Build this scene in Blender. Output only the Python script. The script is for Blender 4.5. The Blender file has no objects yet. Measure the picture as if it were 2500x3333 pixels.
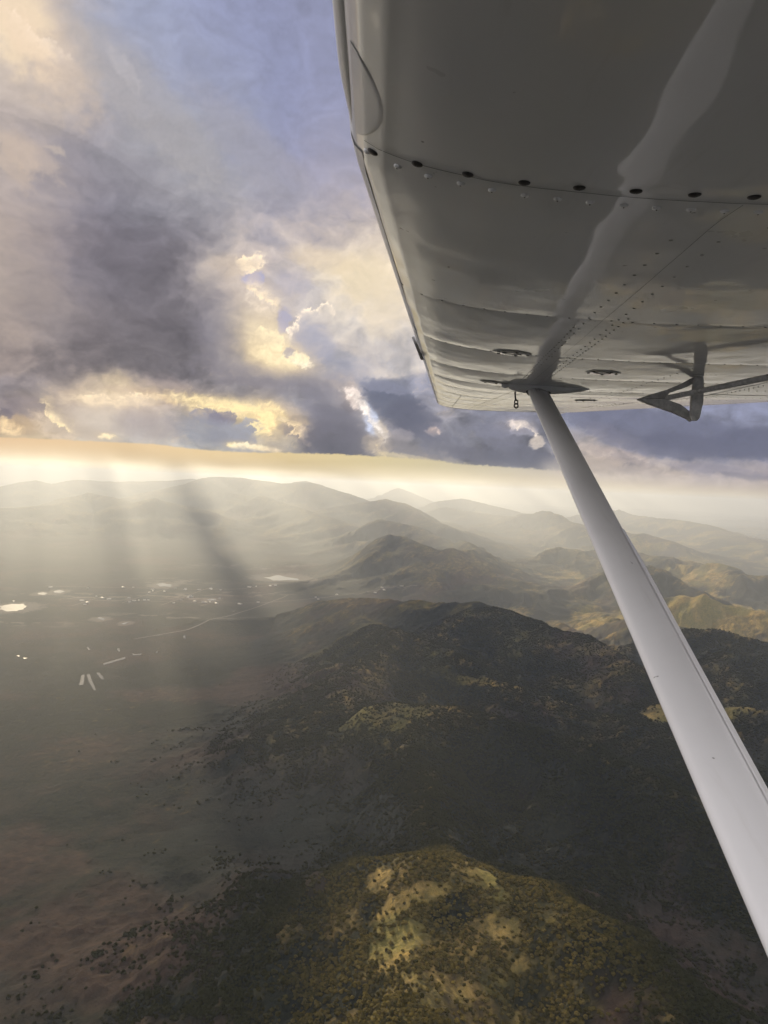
import bpy, math, random
import numpy as np

random.seed(7)
sc = bpy.context.scene

# ---------------------------------------------------------------- camera
EXPOSURE = 0.9          # the camera is exposed for the ground in the cloud's shade
EYE_PITCH, EYE_ROLL = 2.08, 2.6
cam_data = bpy.data.cameras.new("camera")
cam = bpy.data.objects.new("camera", cam_data)
sc.collection.objects.link(cam)
sc.camera = cam
cam_data.sensor_fit = 'VERTICAL'
cam_data.sensor_height = 36.0
cam_data.sensor_width = 27.0
cam_data.lens = 26.0
cam_data.clip_start = 0.02
cam_data.clip_end = 300000.0
a_ = math.pi / 2 - math.radians(EYE_PITCH); r_ = math.radians(EYE_ROLL)
ROT = (np.array([[1, 0, 0], [0, math.cos(a_), -math.sin(a_)], [0, math.sin(a_), math.cos(a_)]])
       @ np.array([[math.cos(r_), -math.sin(r_), 0], [math.sin(r_), math.cos(r_), 0], [0, 0, 1]]))
import mathutils
cam.matrix_world = mathutils.Matrix([list(ROT[0]) + [0], list(ROT[1]) + [0], list(ROT[2]) + [0], [0, 0, 0, 1]])

# ---------------------------------------------------------------- sky, sun, exposure
SUN_AZ_DEG, SUN_EL_DEG = -26.0, 20.0            # azimuth from +Y towards +X, height over the horizon
world = bpy.data.worlds.new("World"); sc.world = world
world.use_nodes = True
wn = world.node_tree.nodes; wl = world.node_tree.links
bg = wn["Background"]
skyt = wn.new("ShaderNodeTexSky"); skyt.sky_type = 'NISHITA'; skyt.sun_disc = False
skyt.sun_elevation = math.radians(SUN_EL_DEG); skyt.sun_rotation = math.radians(SUN_AZ_DEG)
skyt.altitude = 15000; skyt.dust_density = 0.0; skyt.air_density = 0.02
wl.new(skyt.outputs[0], bg.inputs[0]); bg.inputs[1].default_value = 0.05

sun_data = bpy.data.lights.new("sun", 'SUN')
sun_data.energy = 5.0; sun_data.angle = math.radians(0.06); sun_data.color = (1.0, 0.81, 0.52)
sun = bpy.data.objects.new("sun", sun_data); sc.collection.objects.link(sun)
sa, se = math.radians(SUN_AZ_DEG), math.radians(SUN_EL_DEG)
TO_SUN = np.array([math.sin(sa) * math.cos(se), math.cos(sa) * math.cos(se), math.sin(se)])
sun.rotation_euler = mathutils.Vector(TO_SUN).to_track_quat('Z', 'Y').to_euler()

sc.view_settings.view_transform = 'Standard'
sc.view_settings.look = 'None'
sc.view_settings.exposure = EXPOSURE
sc.view_settings.gamma = 1.0
sc.render.engine = 'CYCLES'
sc.cycles.use_denoising = True
sc.cycles.max_bounces = 6; sc.cycles.diffuse_bounces = 2; sc.cycles.glossy_bounces = 3
sc.cycles.transparent_max_bounces = 8; sc.cycles.volume_bounces = 0
sc.cycles.sample_clamp_indirect = 4.0

# ---------------------------------------------------------------- object helpers
def link(o, parent=None):
    sc.collection.objects.link(o)
    if parent is not None: o.parent = parent
    return o

def mesh_np(name, verts, faces, smooth=True, mats=(), mat_idx=None):
    me = bpy.data.meshes.new(name)
    verts = np.asarray(verts, np.float32); faces = np.asarray(faces, np.int32)
    k = faces.shape[1]
    me.vertices.add(len(verts)); me.vertices.foreach_set("co", verts.ravel())
    me.loops.add(faces.size); me.loops.foreach_set("vertex_index", faces.ravel())
    me.polygons.add(len(faces))
    me.polygons.foreach_set("loop_start", np.arange(0, faces.size, k, dtype=np.int32))
    me.polygons.foreach_set("loop_total", np.full(len(faces), k, np.int32))
    if smooth: me.polygons.foreach_set("use_smooth", np.ones(len(faces), bool))
    if mat_idx is not None: me.polygons.foreach_set("material_index", np.asarray(mat_idx, np.int32))
    for m in mats: me.materials.append(m)
    me.update(); me.validate()
    return me

def tag(o, label=None, cat=None, group=None, kind=None):
    if label: o["label"] = label
    if cat: o["category"] = cat
    if group: o["group"] = group
    if kind: o["kind"] = kind
    return o

def new_mat(name):
    m = bpy.data.materials.new(name); m.use_nodes = True
    nt = m.node_tree; nt.nodes.clear()
    out = nt.nodes.new("ShaderNodeOutputMaterial")
    return m, nt.nodes, nt.links, out

def mixc(n, l, fac, a, b, mode='MIX'):
    x = n.new("ShaderNodeMix"); x.data_type = 'RGBA'; x.blend_type = mode
    for s, v in ((x.inputs[0], fac), (x.inputs[6], a), (x.inputs[7], b)):
        if hasattr(v, 'is_output'): l.new(v, s)
        elif isinstance(v, (int, float)): s.default_value = v
        else: s.default_value = (*v, 1)
    return x.outputs[2]

def mth(n, l, op, a, b=0.0, c=0.0):
    x = n.new("ShaderNodeMath"); x.operation = op
    for s, v in zip(x.inputs, (a, b, c)):
        if hasattr(v, 'is_output'): l.new(v, s)
        else: s.default_value = v
    return x.outputs[0]

def ramp(n, l, v, lo, hi, a=0.0, b=1.0):
    x = n.new("ShaderNodeMapRange"); x.interpolation_type = 'SMOOTHSTEP'
    l.new(v, x.inputs[0]); x.inputs[1].default_value = lo; x.inputs[2].default_value = hi
    x.inputs[3].default_value = a; x.inputs[4].default_value = b
    return x.outputs[0]

def noise(n, l, co, scale, detail=4.0, rough=0.55, dist=0.0):
    x = n.new("ShaderNodeTexNoise"); x.inputs["Scale"].default_value = scale
    x.inputs["Detail"].default_value = detail; x.inputs["Roughness"].default_value = rough
    x.inputs["Distortion"].default_value = dist
    if co is not None: l.new(co, x.inputs["Vector"])
    return x.outputs[0]

CLOUD_TONES = ( (-28.2,28,245,225,190), (-26.6,28.5,225,205,190), (-25.2,28.8,180,178,190), (-22.5,29.4,160,168,195), (-19.5,30,150,160,195), (-14.7,30.8,150,158,195), (-12.4,31.2,138,146,188), (-9,31.5,132,140,182), (-6.2,31.8,138,145,185), (-27.9,25.7,215,200,190), (-25.9,26.2,210,192,175), (-23.9,26.7,190,176,167), (-21.8,27.1,165,168,190), (-17.8,27.8,158,165,195), (-14.6,28.3,150,158,195), (-11.2,28.8,140,148,190), (-6.1,29.3,142,148,188), (-27.8,23.7,175,165,170), (-25.9,24.2,190,178,168), (-23,24.8,175,168,168), (-19.9,25.4,165,163,175), (-16.1,26,155,160,185), (-12.8,26.5,145,152,190), (-9.4,26.9,136,145,192), (-6,27.2,145,150,188), (-27.5,21.2,195,180,170), (-25.2,21.7,165,155,165), (-22.9,22.1,145,140,158), (-20.4,22.6,170,165,170), (-17.6,23,160,160,168), (-14.3,23.5,155,158,170), (-12,23.8,150,155,175), (-9.3,24.1,140,148,195), (-5.8,24.4,152,154,185), (-27.4,18.5,190,175,170), (-25.1,18.9,155,148,158), (-22.2,19.5,135,132,150), (-19.1,20,138,136,153), (-16.5,20.3,155,155,165), (-13.2,20.7,155,155,168), (-9.8,21.1,152,152,172), (-5.7,21.5,158,154,178), (-3.6,21.6,165,160,180), (-27.3,15.7,190,172,160), (-25.1,16.1,155,143,148), (-22.1,16.5,130,122,134), (-19,17,116,111,124), (-15.8,17.4,118,113,124), (-12.4,17.8,145,143,155), (-9,18.1,158,153,168), (-5.5,18.4,170,162,172), (-2.7,18.6,185,175,172), (-27.3,12.7,180,164,154), (-25,13.1,154,142,144), (-22,13.5,138,132,145), (-18.9,13.9,118,112,122), (-15.6,14.3,116,111,120), (-13.3,14.6,165,156,158), (-11.6,14.7,215,200,180), (-10.3,14.8,165,165,200), (-7.5,15.1,205,195,185), (-4.7,15.3,225,210,185), (-1.9,15.4,225,212,188), (-27.2,9.7,172,155,146), (-24.9,10,150,139,139), (-21.9,10.4,134,124,128), (-18.8,10.8,120,113,119), (-15.5,11.1,118,112,119), (-12.2,11.4,145,142,152), (-10.1,11.6,215,200,170), (-8.4,11.7,165,168,200), (-6.3,11.9,165,170,188), (-3.8,12,195,190,190), (-0.6,12.2,215,205,195), (-27.1,7.3,165,148,140), (-24.8,7.5,146,134,132), (-21.8,7.9,130,120,122), (-18.7,8.2,118,111,115), (-15.4,8.5,118,112,116), (-12.1,8.7,155,148,148), (-9,9,230,210,170), (-7.2,9.1,220,200,170), (-5.1,9.2,155,157,172), (-1.6,9.4,185,182,190), (1.3,9.5,195,190,192), (-27.1,5.1,150,140,145), (-24.8,5.3,150,140,143), (-22.4,5.5,185,168,155), (-20.2,5.7,218,198,168), (-17,6,165,150,150), (-13.7,6.2,140,134,138), (-9.9,6.5,135,132,140), (-6.8,6.7,140,140,150), (-3.6,6.9,180,170,172), (-1.5,7,115,122,145), (0.7,7.1,118,124,148), (2.8,7.1,150,152,175), (-27,3.5,170,150,140), (-25.3,3.7,200,180,150), (-23.8,3.8,205,190,170), (-21.7,3.9,200,190,180), (-18.6,4.2,190,180,180), (-15.3,4.4,165,160,165), (-12.9,4.6,205,186,150), (-10.2,4.7,228,208,160), (-7.8,4.9,160,150,150), (-4.9,5,125,125,138), (-1.4,5.2,150,150,165), (1.1,5.3,110,118,140), (4,5.4,160,156,165), (7.5,5.6,125,128,150), (10.3,5.6,130,132,155), (14.4,5.7,128,133,160), (19.3,5.8,128,134,165), (25.3,5.9,125,132,165), (-27,2.6,215,190,145), (-24.7,2.7,222,198,160), (-21.7,3,200,195,185), (-18.5,3.2,190,188,185), (-15.3,3.4,165,168,175), (-11.9,3.6,170,172,178), (-8.4,3.8,185,172,150), (-4.9,4,115,115,128), (-1.3,4.2,160,152,158), (2.2,4.3,115,120,140), (5.8,4.5,120,122,140), (9.3,4.6,125,128,150), (-11.8,2.5,180,178,172), (-7.7,2.7,165,158,150), (-4.9,2.8,112,113,126), (-2,3,110,112,125), (1.6,3.1,140,136,140), (4.1,3.3,125,126,138), (7.6,3.4,122,124,140), (11.1,3.5,122,124,142), (14.5,3.6,165,158,165), (17.8,3.7,130,132,155), (20.9,3.8,105,110,140), (25.5,3.9,108,114,145), (4.1,2.4,160,152,145), (7.6,2.6,130,130,140), (11.1,2.7,122,124,140), (14.5,2.8,190,178,172), (17.8,2.9,165,158,165), (20.4,3,140,138,150), (24,3.1,128,128,148), (26.7,3.2,130,130,150), (13.9,1.6,205,190,180), (17.2,1.7,195,182,178), (21,1.9,185,172,170), (24.1,2,150,145,158), (26.7,2.1,165,155,165), (14.6,0.8,215,200,190), (19.5,1,205,192,188), (24.1,1.2,190,178,182), (26.8,1.3,200,185,185) )
STRIP = [(-26.1, 0.4, 250, 208, 155), (-20.0, 0.7, 252, 218, 165), (-13.5, 1.1, 250, 215, 155), (-6.6, 1.4, 250, 222, 160), (-1.2, 1.5, 245, 225, 170), (4.1, 1.5, 235, 218, 170), (9.4, 1.5, 215, 205, 180), (14.6, 0.8, 213, 200, 190), (19.5, 0.8, 205, 192, 188), (26.8, 0.8, 198, 185, 185)]
BASE = [(-27.57, 2.1), (-23.79, 2.23), (-19.78, 2.25), (-17.53, 2.29), (-14.21, 2.07), (-10.79, 2.01), (-7.65, 2.14), (-4.82, 2.17), (-0.18, 2.18), (3.77, 2.06), (5.91, 1.87), (9.43, 1.77), (12.54, 1.65), (14.28, 0.92), (19.53, 0.8), (27.33, 0.75)]
LININGS = {
  'a': [(-12.25, 15.94), (-11.34, 16.19), (-10.33, 16.51), (-10.03, 16.09), (-10.36, 15.55), (-10.96, 15.11), (-11.46, 14.74)],
  'b': [(-11.35, 13.94), (-10.74, 14.09), (-10.2, 13.55), (-9.32, 13.13), (-8.79, 12.74)],
  'c': [(-8.28, 10.77), (-7.84, 11.01), (-8.03, 11.33), (-7.35, 11.78), (-7.2, 12.53), (-6.52, 12.91), (-5.64, 13.0), (-5.41, 13.34), (-4.88, 13.41), (-4.51, 12.9), (-4.5, 11.96)],
  'd': [(-10.61, 10.87), (-10.12, 11.41), (-8.72, 11.18), (-8.28, 10.54), (-8.66, 9.59), (-7.94, 9.2), (-7.26, 9.76), (-6.26, 9.31), (-6.34, 8.72)],
  'e': [(-25.34, 4.56), (-24.89, 4.51), (-24.73, 3.88), (-24.27, 3.43), (-23.66, 2.99), (-22.74, 2.49)],
  'f': [(-27.6, 3.48), (-27.18, 3.36), (-27.3, 2.72), (-26.44, 2.46)],
  'g': [(-14.97, 4.77), (-14.48, 5.15), (-12.96, 5.18), (-11.25, 5.16), (-9.86, 4.93), (-9.32, 4.44), (-10.35, 4.2), (-9.99, 3.7), (-10.49, 3.15)],
  'h': [(-8.44, 4.32), (-7.03, 4.22), (-7.54, 3.66), (-6.47, 3.37)],
  'i': [(-11.84, 2.37), (-11.16, 2.66), (-10.12, 2.57), (-9.07, 2.42)],
  'j': [(-4.04, 7.18), (-3.42, 6.8), (-2.51, 6.49), (-1.95, 5.89), (-1.56, 5.03), (-0.81, 4.35), (-0.24, 3.67), (-0.57, 2.94)],
  'k': [(-0.94, 3.28), (-0.62, 2.58), (0.0, 2.26)],
  'l': [(3.3, 4.35), (3.82, 4.55), (4.2, 4.04)],
  'm': [(9.63, 4.66), (10.31, 4.89), (11.02, 4.63), (11.39, 4.12)],
  'n': [(-28.25, 28.28), (-27.13, 28.1), (-26.41, 27.56), (-25.83, 27.09), (-24.67, 27.11), (-24.07, 26.74), (-22.88, 26.62)],
  'o': [(-21.56, 4.13), (-20.62, 4.1), (-20.77, 3.85)],
  'p': [(-21.36, 2.49), (-20.9, 2.75), (-20.26, 2.56)],
  'q': [(-22.97, 5.16), (-21.76, 5.59), (-20.19, 5.32), (-18.61, 5.85), (-16.82, 5.73)],
  'r': [(14.14, 3.51), (15.84, 2.88), (17.46, 3.27), (19.44, 2.49), (20.71, 2.36)],
}
PANE_REFLECTION = [(-28.08, 22.64), (-26.97, 22.63), (-24.67, 22.54), (-22.26, 21.92), (-20.39, 21.18), (-18.13, 20.1), (-16.17, 19.63), (-14.85, 19.6)]
LUMPS = [(-25.68, 27.0, 4.3, 2.22, -42.6, 0.95, 212, 194, 178, 0.6), (-27.4, 27.79, 2.51, 2.15, -42.6, 0.8, 243, 222, 192, 0.7), (-26.54, 27.04, 2.15, 0.93, -47.6, 0.9, 232, 210, 188, 0.6), (-18.31, 24.71, 7.53, 1.86, -35.6, 0.6, 171, 167, 169, 0.6), (-10.6, 22.8, 6.09, 1.65, -35.6, 0.6, 166, 162, 170, 0.5), (-20.28, 26.62, 1.43, 0.5, -42.6, 0.6, 190, 186, 190, 0.4), (-9.62, 7.71, 4.66, 0.93, -6.6, 0.9, 142, 136, 144, 0.7), (-5.4, 7.46, 2.87, 1.29, -8.6, 0.9, 140, 138, 150, 0.6), (-2.97, 8.63, 1.79, 0.93, -2.6, 1.0, 160, 160, 176, 0.5), (-13.19, 11.32, 1.79, 3.23, -2.6, 1.0, 142, 137, 148, 0.5), (-7.48, 14.75, 1.43, 0.93, -2.6, 0.9, 180, 176, 192, 0.5), (-20.15, 3.9, 4.66, 1.61, -2.6, 0.9, 205, 190, 182, 0.6), (-21.24, 3.82, 1.43, 2.15, 7.4, 1.0, 225, 212, 195, 0.45), (-17.56, 3.41, 2.51, 1.08, -7.6, 0.9, 178, 170, 172, 0.6), (-25.91, 4.26, 1.79, 0.72, -2.6, 0.7, 140, 130, 140, 0.7), (-26.17, 3.12, 1.43, 0.5, -12.6, 0.6, 200, 175, 145, 0.7), (-24.11, 2.95, 1.61, 0.79, -32.6, 0.4, 215, 195, 165, 0.8), (-27.02, 2.74, 0.79, 0.43, -2.6, 0.5, 235, 205, 155, 0.8), (-27.38, 3.72, 0.5, 0.32, -2.6, 0.4, 125, 115, 125, 0.8), (-22.6, 2.9, 2.15, 0.5, -7.6, 0.8, 205, 190, 175, 0.7), (-20.67, 2.6, 0.5, 0.18, -2.6, 0.3, 250, 228, 175, 0.9), (-20.82, 5.27, 2.51, 0.5, 1.4, 0.8, 240, 218, 180, 0.75), (-17.31, 5.69, 1.43, 0.25, -10.6, 0.6, 235, 210, 175, 0.7), (-18.94, 5.99, 2.15, 0.32, -2.6, 0.9, 200, 180, 165, 0.5), (-11.94, 5.18, 4.3, 0.57, -8.6, 0.45, 252, 228, 170, 0.9), (-8.82, 4.99, 1.25, 0.72, -32.6, 0.4, 250, 225, 165, 0.85), (-9.31, 4.27, 0.65, 0.79, -2.6, 0.3, 250, 222, 160, 0.85), (-14.3, 4.72, 0.57, 0.29, -22.6, 0.35, 255, 230, 170, 0.9), (-13.62, 4.52, 1.22, 0.57, -12.6, 0.3, 150, 146, 160, 0.95), (-12.6, 4.41, 0.93, 0.57, 7.4, 0.25, 138, 134, 152, 0.95), (-13.58, 3.32, 2.15, 1.08, -14.6, 0.7, 160, 162, 172, 0.8), (-11.86, 3.07, 1.79, 0.79, -12.6, 0.6, 152, 154, 166, 0.75), (-10.52, 4.02, 0.79, 0.57, -2.6, 0.3, 170, 172, 182, 0.9), (-11.19, 3.46, 1.43, 0.65, -12.6, 0.5, 165, 166, 176, 0.8), (-11.67, 2.49, 0.43, 0.18, -2.6, 0.3, 252, 230, 170, 0.9), (-10.18, 2.46, 1.08, 0.18, -7.6, 0.35, 252, 230, 178, 0.9), (-8.71, 2.3, 0.5, 0.14, -2.6, 0.4, 240, 220, 180, 0.8), (-9.75, 2.03, 2.15, 0.18, -6.6, 0.5, 170, 170, 176, 0.6), (-7.03, 4.04, 1.43, 0.72, -22.6, 0.5, 150, 140, 140, 0.8), (-6.48, 3.72, 0.36, 0.5, 17.4, 0.35, 232, 210, 175, 0.85), (-7.32, 4.27, 0.5, 0.25, -2.6, 0.4, 215, 195, 165, 0.7), (-8.04, 4.69, 0.36, 0.22, -2.6, 0.4, 225, 205, 160, 0.8), (-6.1, 2.96, 0.43, 0.18, -32.6, 0.4, 215, 195, 170, 0.7), (-4.62, 5.75, 2.15, 1.43, -12.6, 0.7, 138, 137, 150, 0.7), (-4.16, 3.31, 2.51, 1.29, -2.6, 0.5, 112, 112, 126, 0.9), (-2.77, 4.26, 1.43, 1.61, -2.6, 0.7, 125, 124, 138, 0.7), (-4.94, 4.86, 1.08, 1.08, -2.6, 0.8, 128, 127, 142, 0.6), (-2.68, 6.21, 0.86, 0.57, 27.4, 0.4, 120, 116, 126, 0.6), (-2.81, 6.62, 0.5, 0.79, 42.4, 0.3, 238, 222, 205, 0.85), (-1.38, 5.03, 0.5, 1.22, 19.4, 0.4, 205, 212, 225, 0.85), (-1.77, 5.72, 0.29, 0.57, 7.4, 0.35, 252, 240, 220, 0.9), (-0.55, 4.19, 0.5, 0.72, 27.4, 0.5, 225, 212, 195, 0.7), (0.35, 6.35, 2.51, 1.29, -27.6, 0.35, 108, 116, 142, 0.95), (2.01, 5.19, 2.15, 1.36, -22.6, 0.5, 108, 112, 136, 0.9), (-0.42, 7.54, 1.79, 0.36, -7.6, 0.6, 150, 152, 172, 0.6), (3.48, 4.29, 0.5, 0.29, -2.6, 0.5, 220, 198, 185, 0.7), (-0.57, 2.94, 0.86, 0.57, 7.4, 0.5, 205, 190, 165, 0.75), (-1.3, 3.27, 0.57, 0.57, -2.6, 0.5, 180, 168, 155, 0.6), (1.11, 3.84, 0.86, 0.5, -2.6, 0.5, 170, 162, 165, 0.6), (1.22, 2.92, 1.43, 0.57, -12.6, 0.6, 140, 136, 140, 0.7), (2.49, 2.62, 1.43, 0.43, -10.6, 0.6, 150, 145, 148, 0.6), (0.54, 2.28, 1.08, 0.22, -7.6, 0.5, 228, 214, 178, 0.7), (2.33, 2.18, 1.79, 0.18, -7.6, 0.5, 222, 208, 178, 0.6), (4.42, 3.34, 2.15, 0.93, -14.6, 0.6, 124, 126, 146, 0.7), (6.94, 2.55, 2.51, 0.57, -10.6, 0.5, 124, 124, 140, 0.85), (10.43, 2.69, 3.23, 0.86, -10.6, 0.4, 116, 118, 136, 0.9), (8.8, 3.86, 1.43, 0.72, -2.6, 0.6, 135, 136, 155, 0.6), (7.89, 4.53, 1.43, 0.5, -2.6, 0.7, 138, 140, 162, 0.6), (9.89, 5.01, 0.72, 0.32, -2.6, 0.4, 236, 222, 205, 0.75), (10.33, 4.61, 0.93, 0.36, -2.6, 0.5, 175, 172, 185, 0.6), (11.41, 3.77, 0.5, 0.5, -2.6, 0.4, 235, 222, 210, 0.7), (20.88, 4.86, 7.89, 1.22, -9.6, 0.4, 112, 118, 150, 0.85), (21.57, 3.71, 3.23, 0.93, -2.6, 0.5, 106, 111, 142, 0.85), (26.61, 3.97, 2.87, 1.08, -2.6, 0.5, 106, 112, 144, 0.8), (17.08, 4.28, 2.51, 0.65, -22.6, 0.5, 128, 128, 152, 0.7), (17.16, 2.92, 2.51, 0.5, -10.6, 0.7, 195, 180, 175, 0.6), (15.87, 2.36, 1.79, 0.5, -2.6, 0.8, 210, 195, 182, 0.6), (24.39, 2.05, 3.23, 0.36, -6.6, 0.6, 150, 145, 160, 0.7), (26.16, 1.73, 2.15, 0.18, -5.6, 0.5, 140, 136, 150, 0.7), (18.84, 1.79, 2.15, 0.29, -7.6, 0.6, 190, 178, 175, 0.5), (-26.91, 20.51, 1.43, 0.79, -32.6, 0.9, 205, 188, 175, 0.7), (-25.62, 20.5, 1.61, 0.72, -37.6, 0.8, 200, 185, 176, 0.6), (-27.16, 19.5, 1.43, 0.57, -42.6, 0.8, 198, 182, 170, 0.6), (-24.62, 21.11, 0.57, 0.29, -2.6, 0.6, 205, 192, 180, 0.5), (-10.78, 15.89, 0.86, 0.5, 22.4, 0.4, 240, 222, 190, 0.85), (-10.67, 14.81, 0.79, 0.5, 7.4, 0.5, 162, 164, 205, 0.8), (-10.02, 13.24, 1.36, 0.86, -37.6, 0.5, 228, 212, 188, 0.75), (-12.0, 15.49, 1.79, 0.72, -2.6, 0.9, 205, 190, 175, 0.5), (-9.21, 10.47, 1.61, 1.08, -22.6, 0.6, 245, 226, 182, 0.8), (-9.59, 11.11, 2.15, 1.79, -22.6, 1.1, 225, 208, 178, 0.5), (-8.64, 9.32, 1.79, 0.65, -12.6, 0.5, 240, 220, 172, 0.8), (-6.89, 9.16, 0.86, 0.36, -22.6, 0.3, 245, 230, 195, 0.85), (-7.78, 9.55, 0.5, 0.43, -2.6, 0.4, 160, 158, 175, 0.7), (-5.89, 10.69, 1.79, 1.22, -27.6, 0.8, 166, 166, 186, 0.6), (-8.23, 12.05, 0.57, 0.79, -2.6, 0.6, 168, 168, 202, 0.6), (-5.45, 16.51, 2.51, 0.79, -7.6, 1.0, 222, 205, 180, 0.6), (-2.21, 15.41, 2.15, 1.79, -2.6, 1.0, 235, 218, 186, 0.6), (-0.7, 13.5, 1.79, 2.15, -2.6, 1.0, 226, 212, 190, 0.6)]

# ---------------------------------------------------------------- noise helpers
def _hash(ix, iy, seed):
    h = (ix.astype(np.int64) * 374761393 + iy.astype(np.int64) * 668265263 + seed * 1442695041) & 0xFFFFFFFF
    h = ((h ^ (h >> 13)) * 1274126177) & 0xFFFFFFFF
    return ((h ^ (h >> 16)) & 0xFFFF) / 65535.0

def gnoise(x, y, seed=0):
    """gradient noise, about -1..1"""
    x0 = np.floor(x); y0 = np.floor(y); fx = x - x0; fy = y - y0
    u = fx * fx * fx * (fx * (fx * 6 - 15) + 10); v = fy * fy * fy * (fy * (fy * 6 - 15) + 10)
    def g(i, j):
        a = _hash(x0 + i, y0 + j, seed) * 6.2831853
        return np.cos(a) * (fx - i) + np.sin(a) * (fy - j)
    a = g(0, 0); b = g(1, 0); c = g(0, 1); d = g(1, 1)
    return ((a + (b - a) * u) + ((c + (d - c) * u) - (a + (b - a) * u)) * v) * 1.5

def fbm(x, y, octaves=5, seed=0, gain=0.5, lac=2.03):
    s = np.zeros_like(x); a = 1.0; t = 0.0
    for k in range(octaves):
        s += a * gnoise(x, y, seed + 17 * k); t += a
        x = x * lac * 0.98 + y * 0.2 + 13.7; y = y * lac * 0.98 - x * 0.1 + 7.3; a *= gain
    return s / t

def billow(x, y, octaves=5, seed=0, gain=0.5):
    s = np.zeros_like(x); a = 1.0; t = 0.0
    for k in range(octaves):
        s += a * (1 - 2.2 * np.abs(gnoise(x, y, seed + 31 * k))); t += a
        x = x * 2.07 + 5.1; y = y * 2.07 - 3.3; a *= gain
    return s / t

def sstep(a, b, x):
    t = np.clip((x - a) / (b - a), 0, 1)
    return t * t * (3 - 2 * t)

def seg_dist(x, y, pts):
    """distance to a polyline, signed side (+ is left of travel) and the fraction along it"""
    best = np.full_like(x, 1e9); side = np.zeros_like(x); frac = np.zeros_like(x)
    n = len(pts) - 1
    for k in range(n):
        ax, ay = pts[k][:2]; bx, by = pts[k + 1][:2]
        dx, dy = bx - ax, by - ay; L = dx * dx + dy * dy + 1e-12
        t = np.clip(((x - ax) * dx + (y - ay) * dy) / L, 0, 1)
        ex = x - ax - t * dx; ey = y - ay - t * dy
        d = np.hypot(ex, ey); m = d < best
        best = np.where(m, d, best); side = np.where(m, np.sign(dx * ey - dy * ex), side)
        frac = np.where(m, (k + t) / n, frac)
    return best, side, frac

def lin(c):
    c = np.asarray(c, float) / 255.0
    return np.where(c <= 0.04045, c / 12.92, ((c + 0.055) / 1.055) ** 2.4)

def rbf(x, y, pts, sig, sy=1.0):
    P = np.array(pts, float); col = lin(P[:, 2:5])
    num = np.zeros(x.shape + (3,)); den = np.zeros(x.shape)
    for (px, py), c in zip(P[:, :2], col):
        q = ((x - px) ** 2 + ((y - py) * sy) ** 2) / (2 * sig * sig)
        w = np.exp(-q) + 1e-7 / (1 + q)
        den += w; num += w[..., None] * c
    return num / den[..., None]

def interp(x, pts):
    return np.interp(x, [p[0] for p in pts], [p[1] for p in pts])

# lining: (half width, strength, glow width on the cloud side, which side glows, colour)
SUN_AZ, SUN_EL = -18.0, 6.5
LINING_LOOK = {
    'a': (.16, .8, .9, -1, (250, 228, 190)), 'b': (.18, .75, 1.1, 1, (248, 226, 186)), 'c': (.13, 1.15, .35, -1, (250, 232, 205)),
    'd': (.14, .85, 1.3, -1, (250, 232, 185)), 'e': (.13, 1.2, .6, 1, (255, 232, 180)), 'f': (.12, .6, .5, -1, (255, 225, 170)),
    's': (.5, .25, 1.6, -1, (250, 232, 200)), 'g': (.18, 1.15, .6, 1, (255, 232, 170)), 'h': (.13, 1.0, .4, 1, (252, 225, 175)), 'i': (.10, 1.1, .2, -1, (255, 240, 200)),
    'j': (.13, 1.1, .3, 1, (245, 235, 220)), 'k': (.12, .6, .4, 1, (248, 225, 175)), 'l': (.10, .6, .3, 1, (245, 220, 200)),
    'm': (.12, 1.0, .3, 1, (245, 230, 210)), 'n': (.14, .25, 1.2, -1, (252, 232, 205)), 'o': (.12, .0, .3, 1, (255, 235, 190)),
    'p': (.07, .8, .2, -1, (255, 235, 190)), 'q': (.16, .7, .6, -1, (255, 232, 190)), 'r': (.12, .3, .4, 1, (240, 222, 205))}

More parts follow.
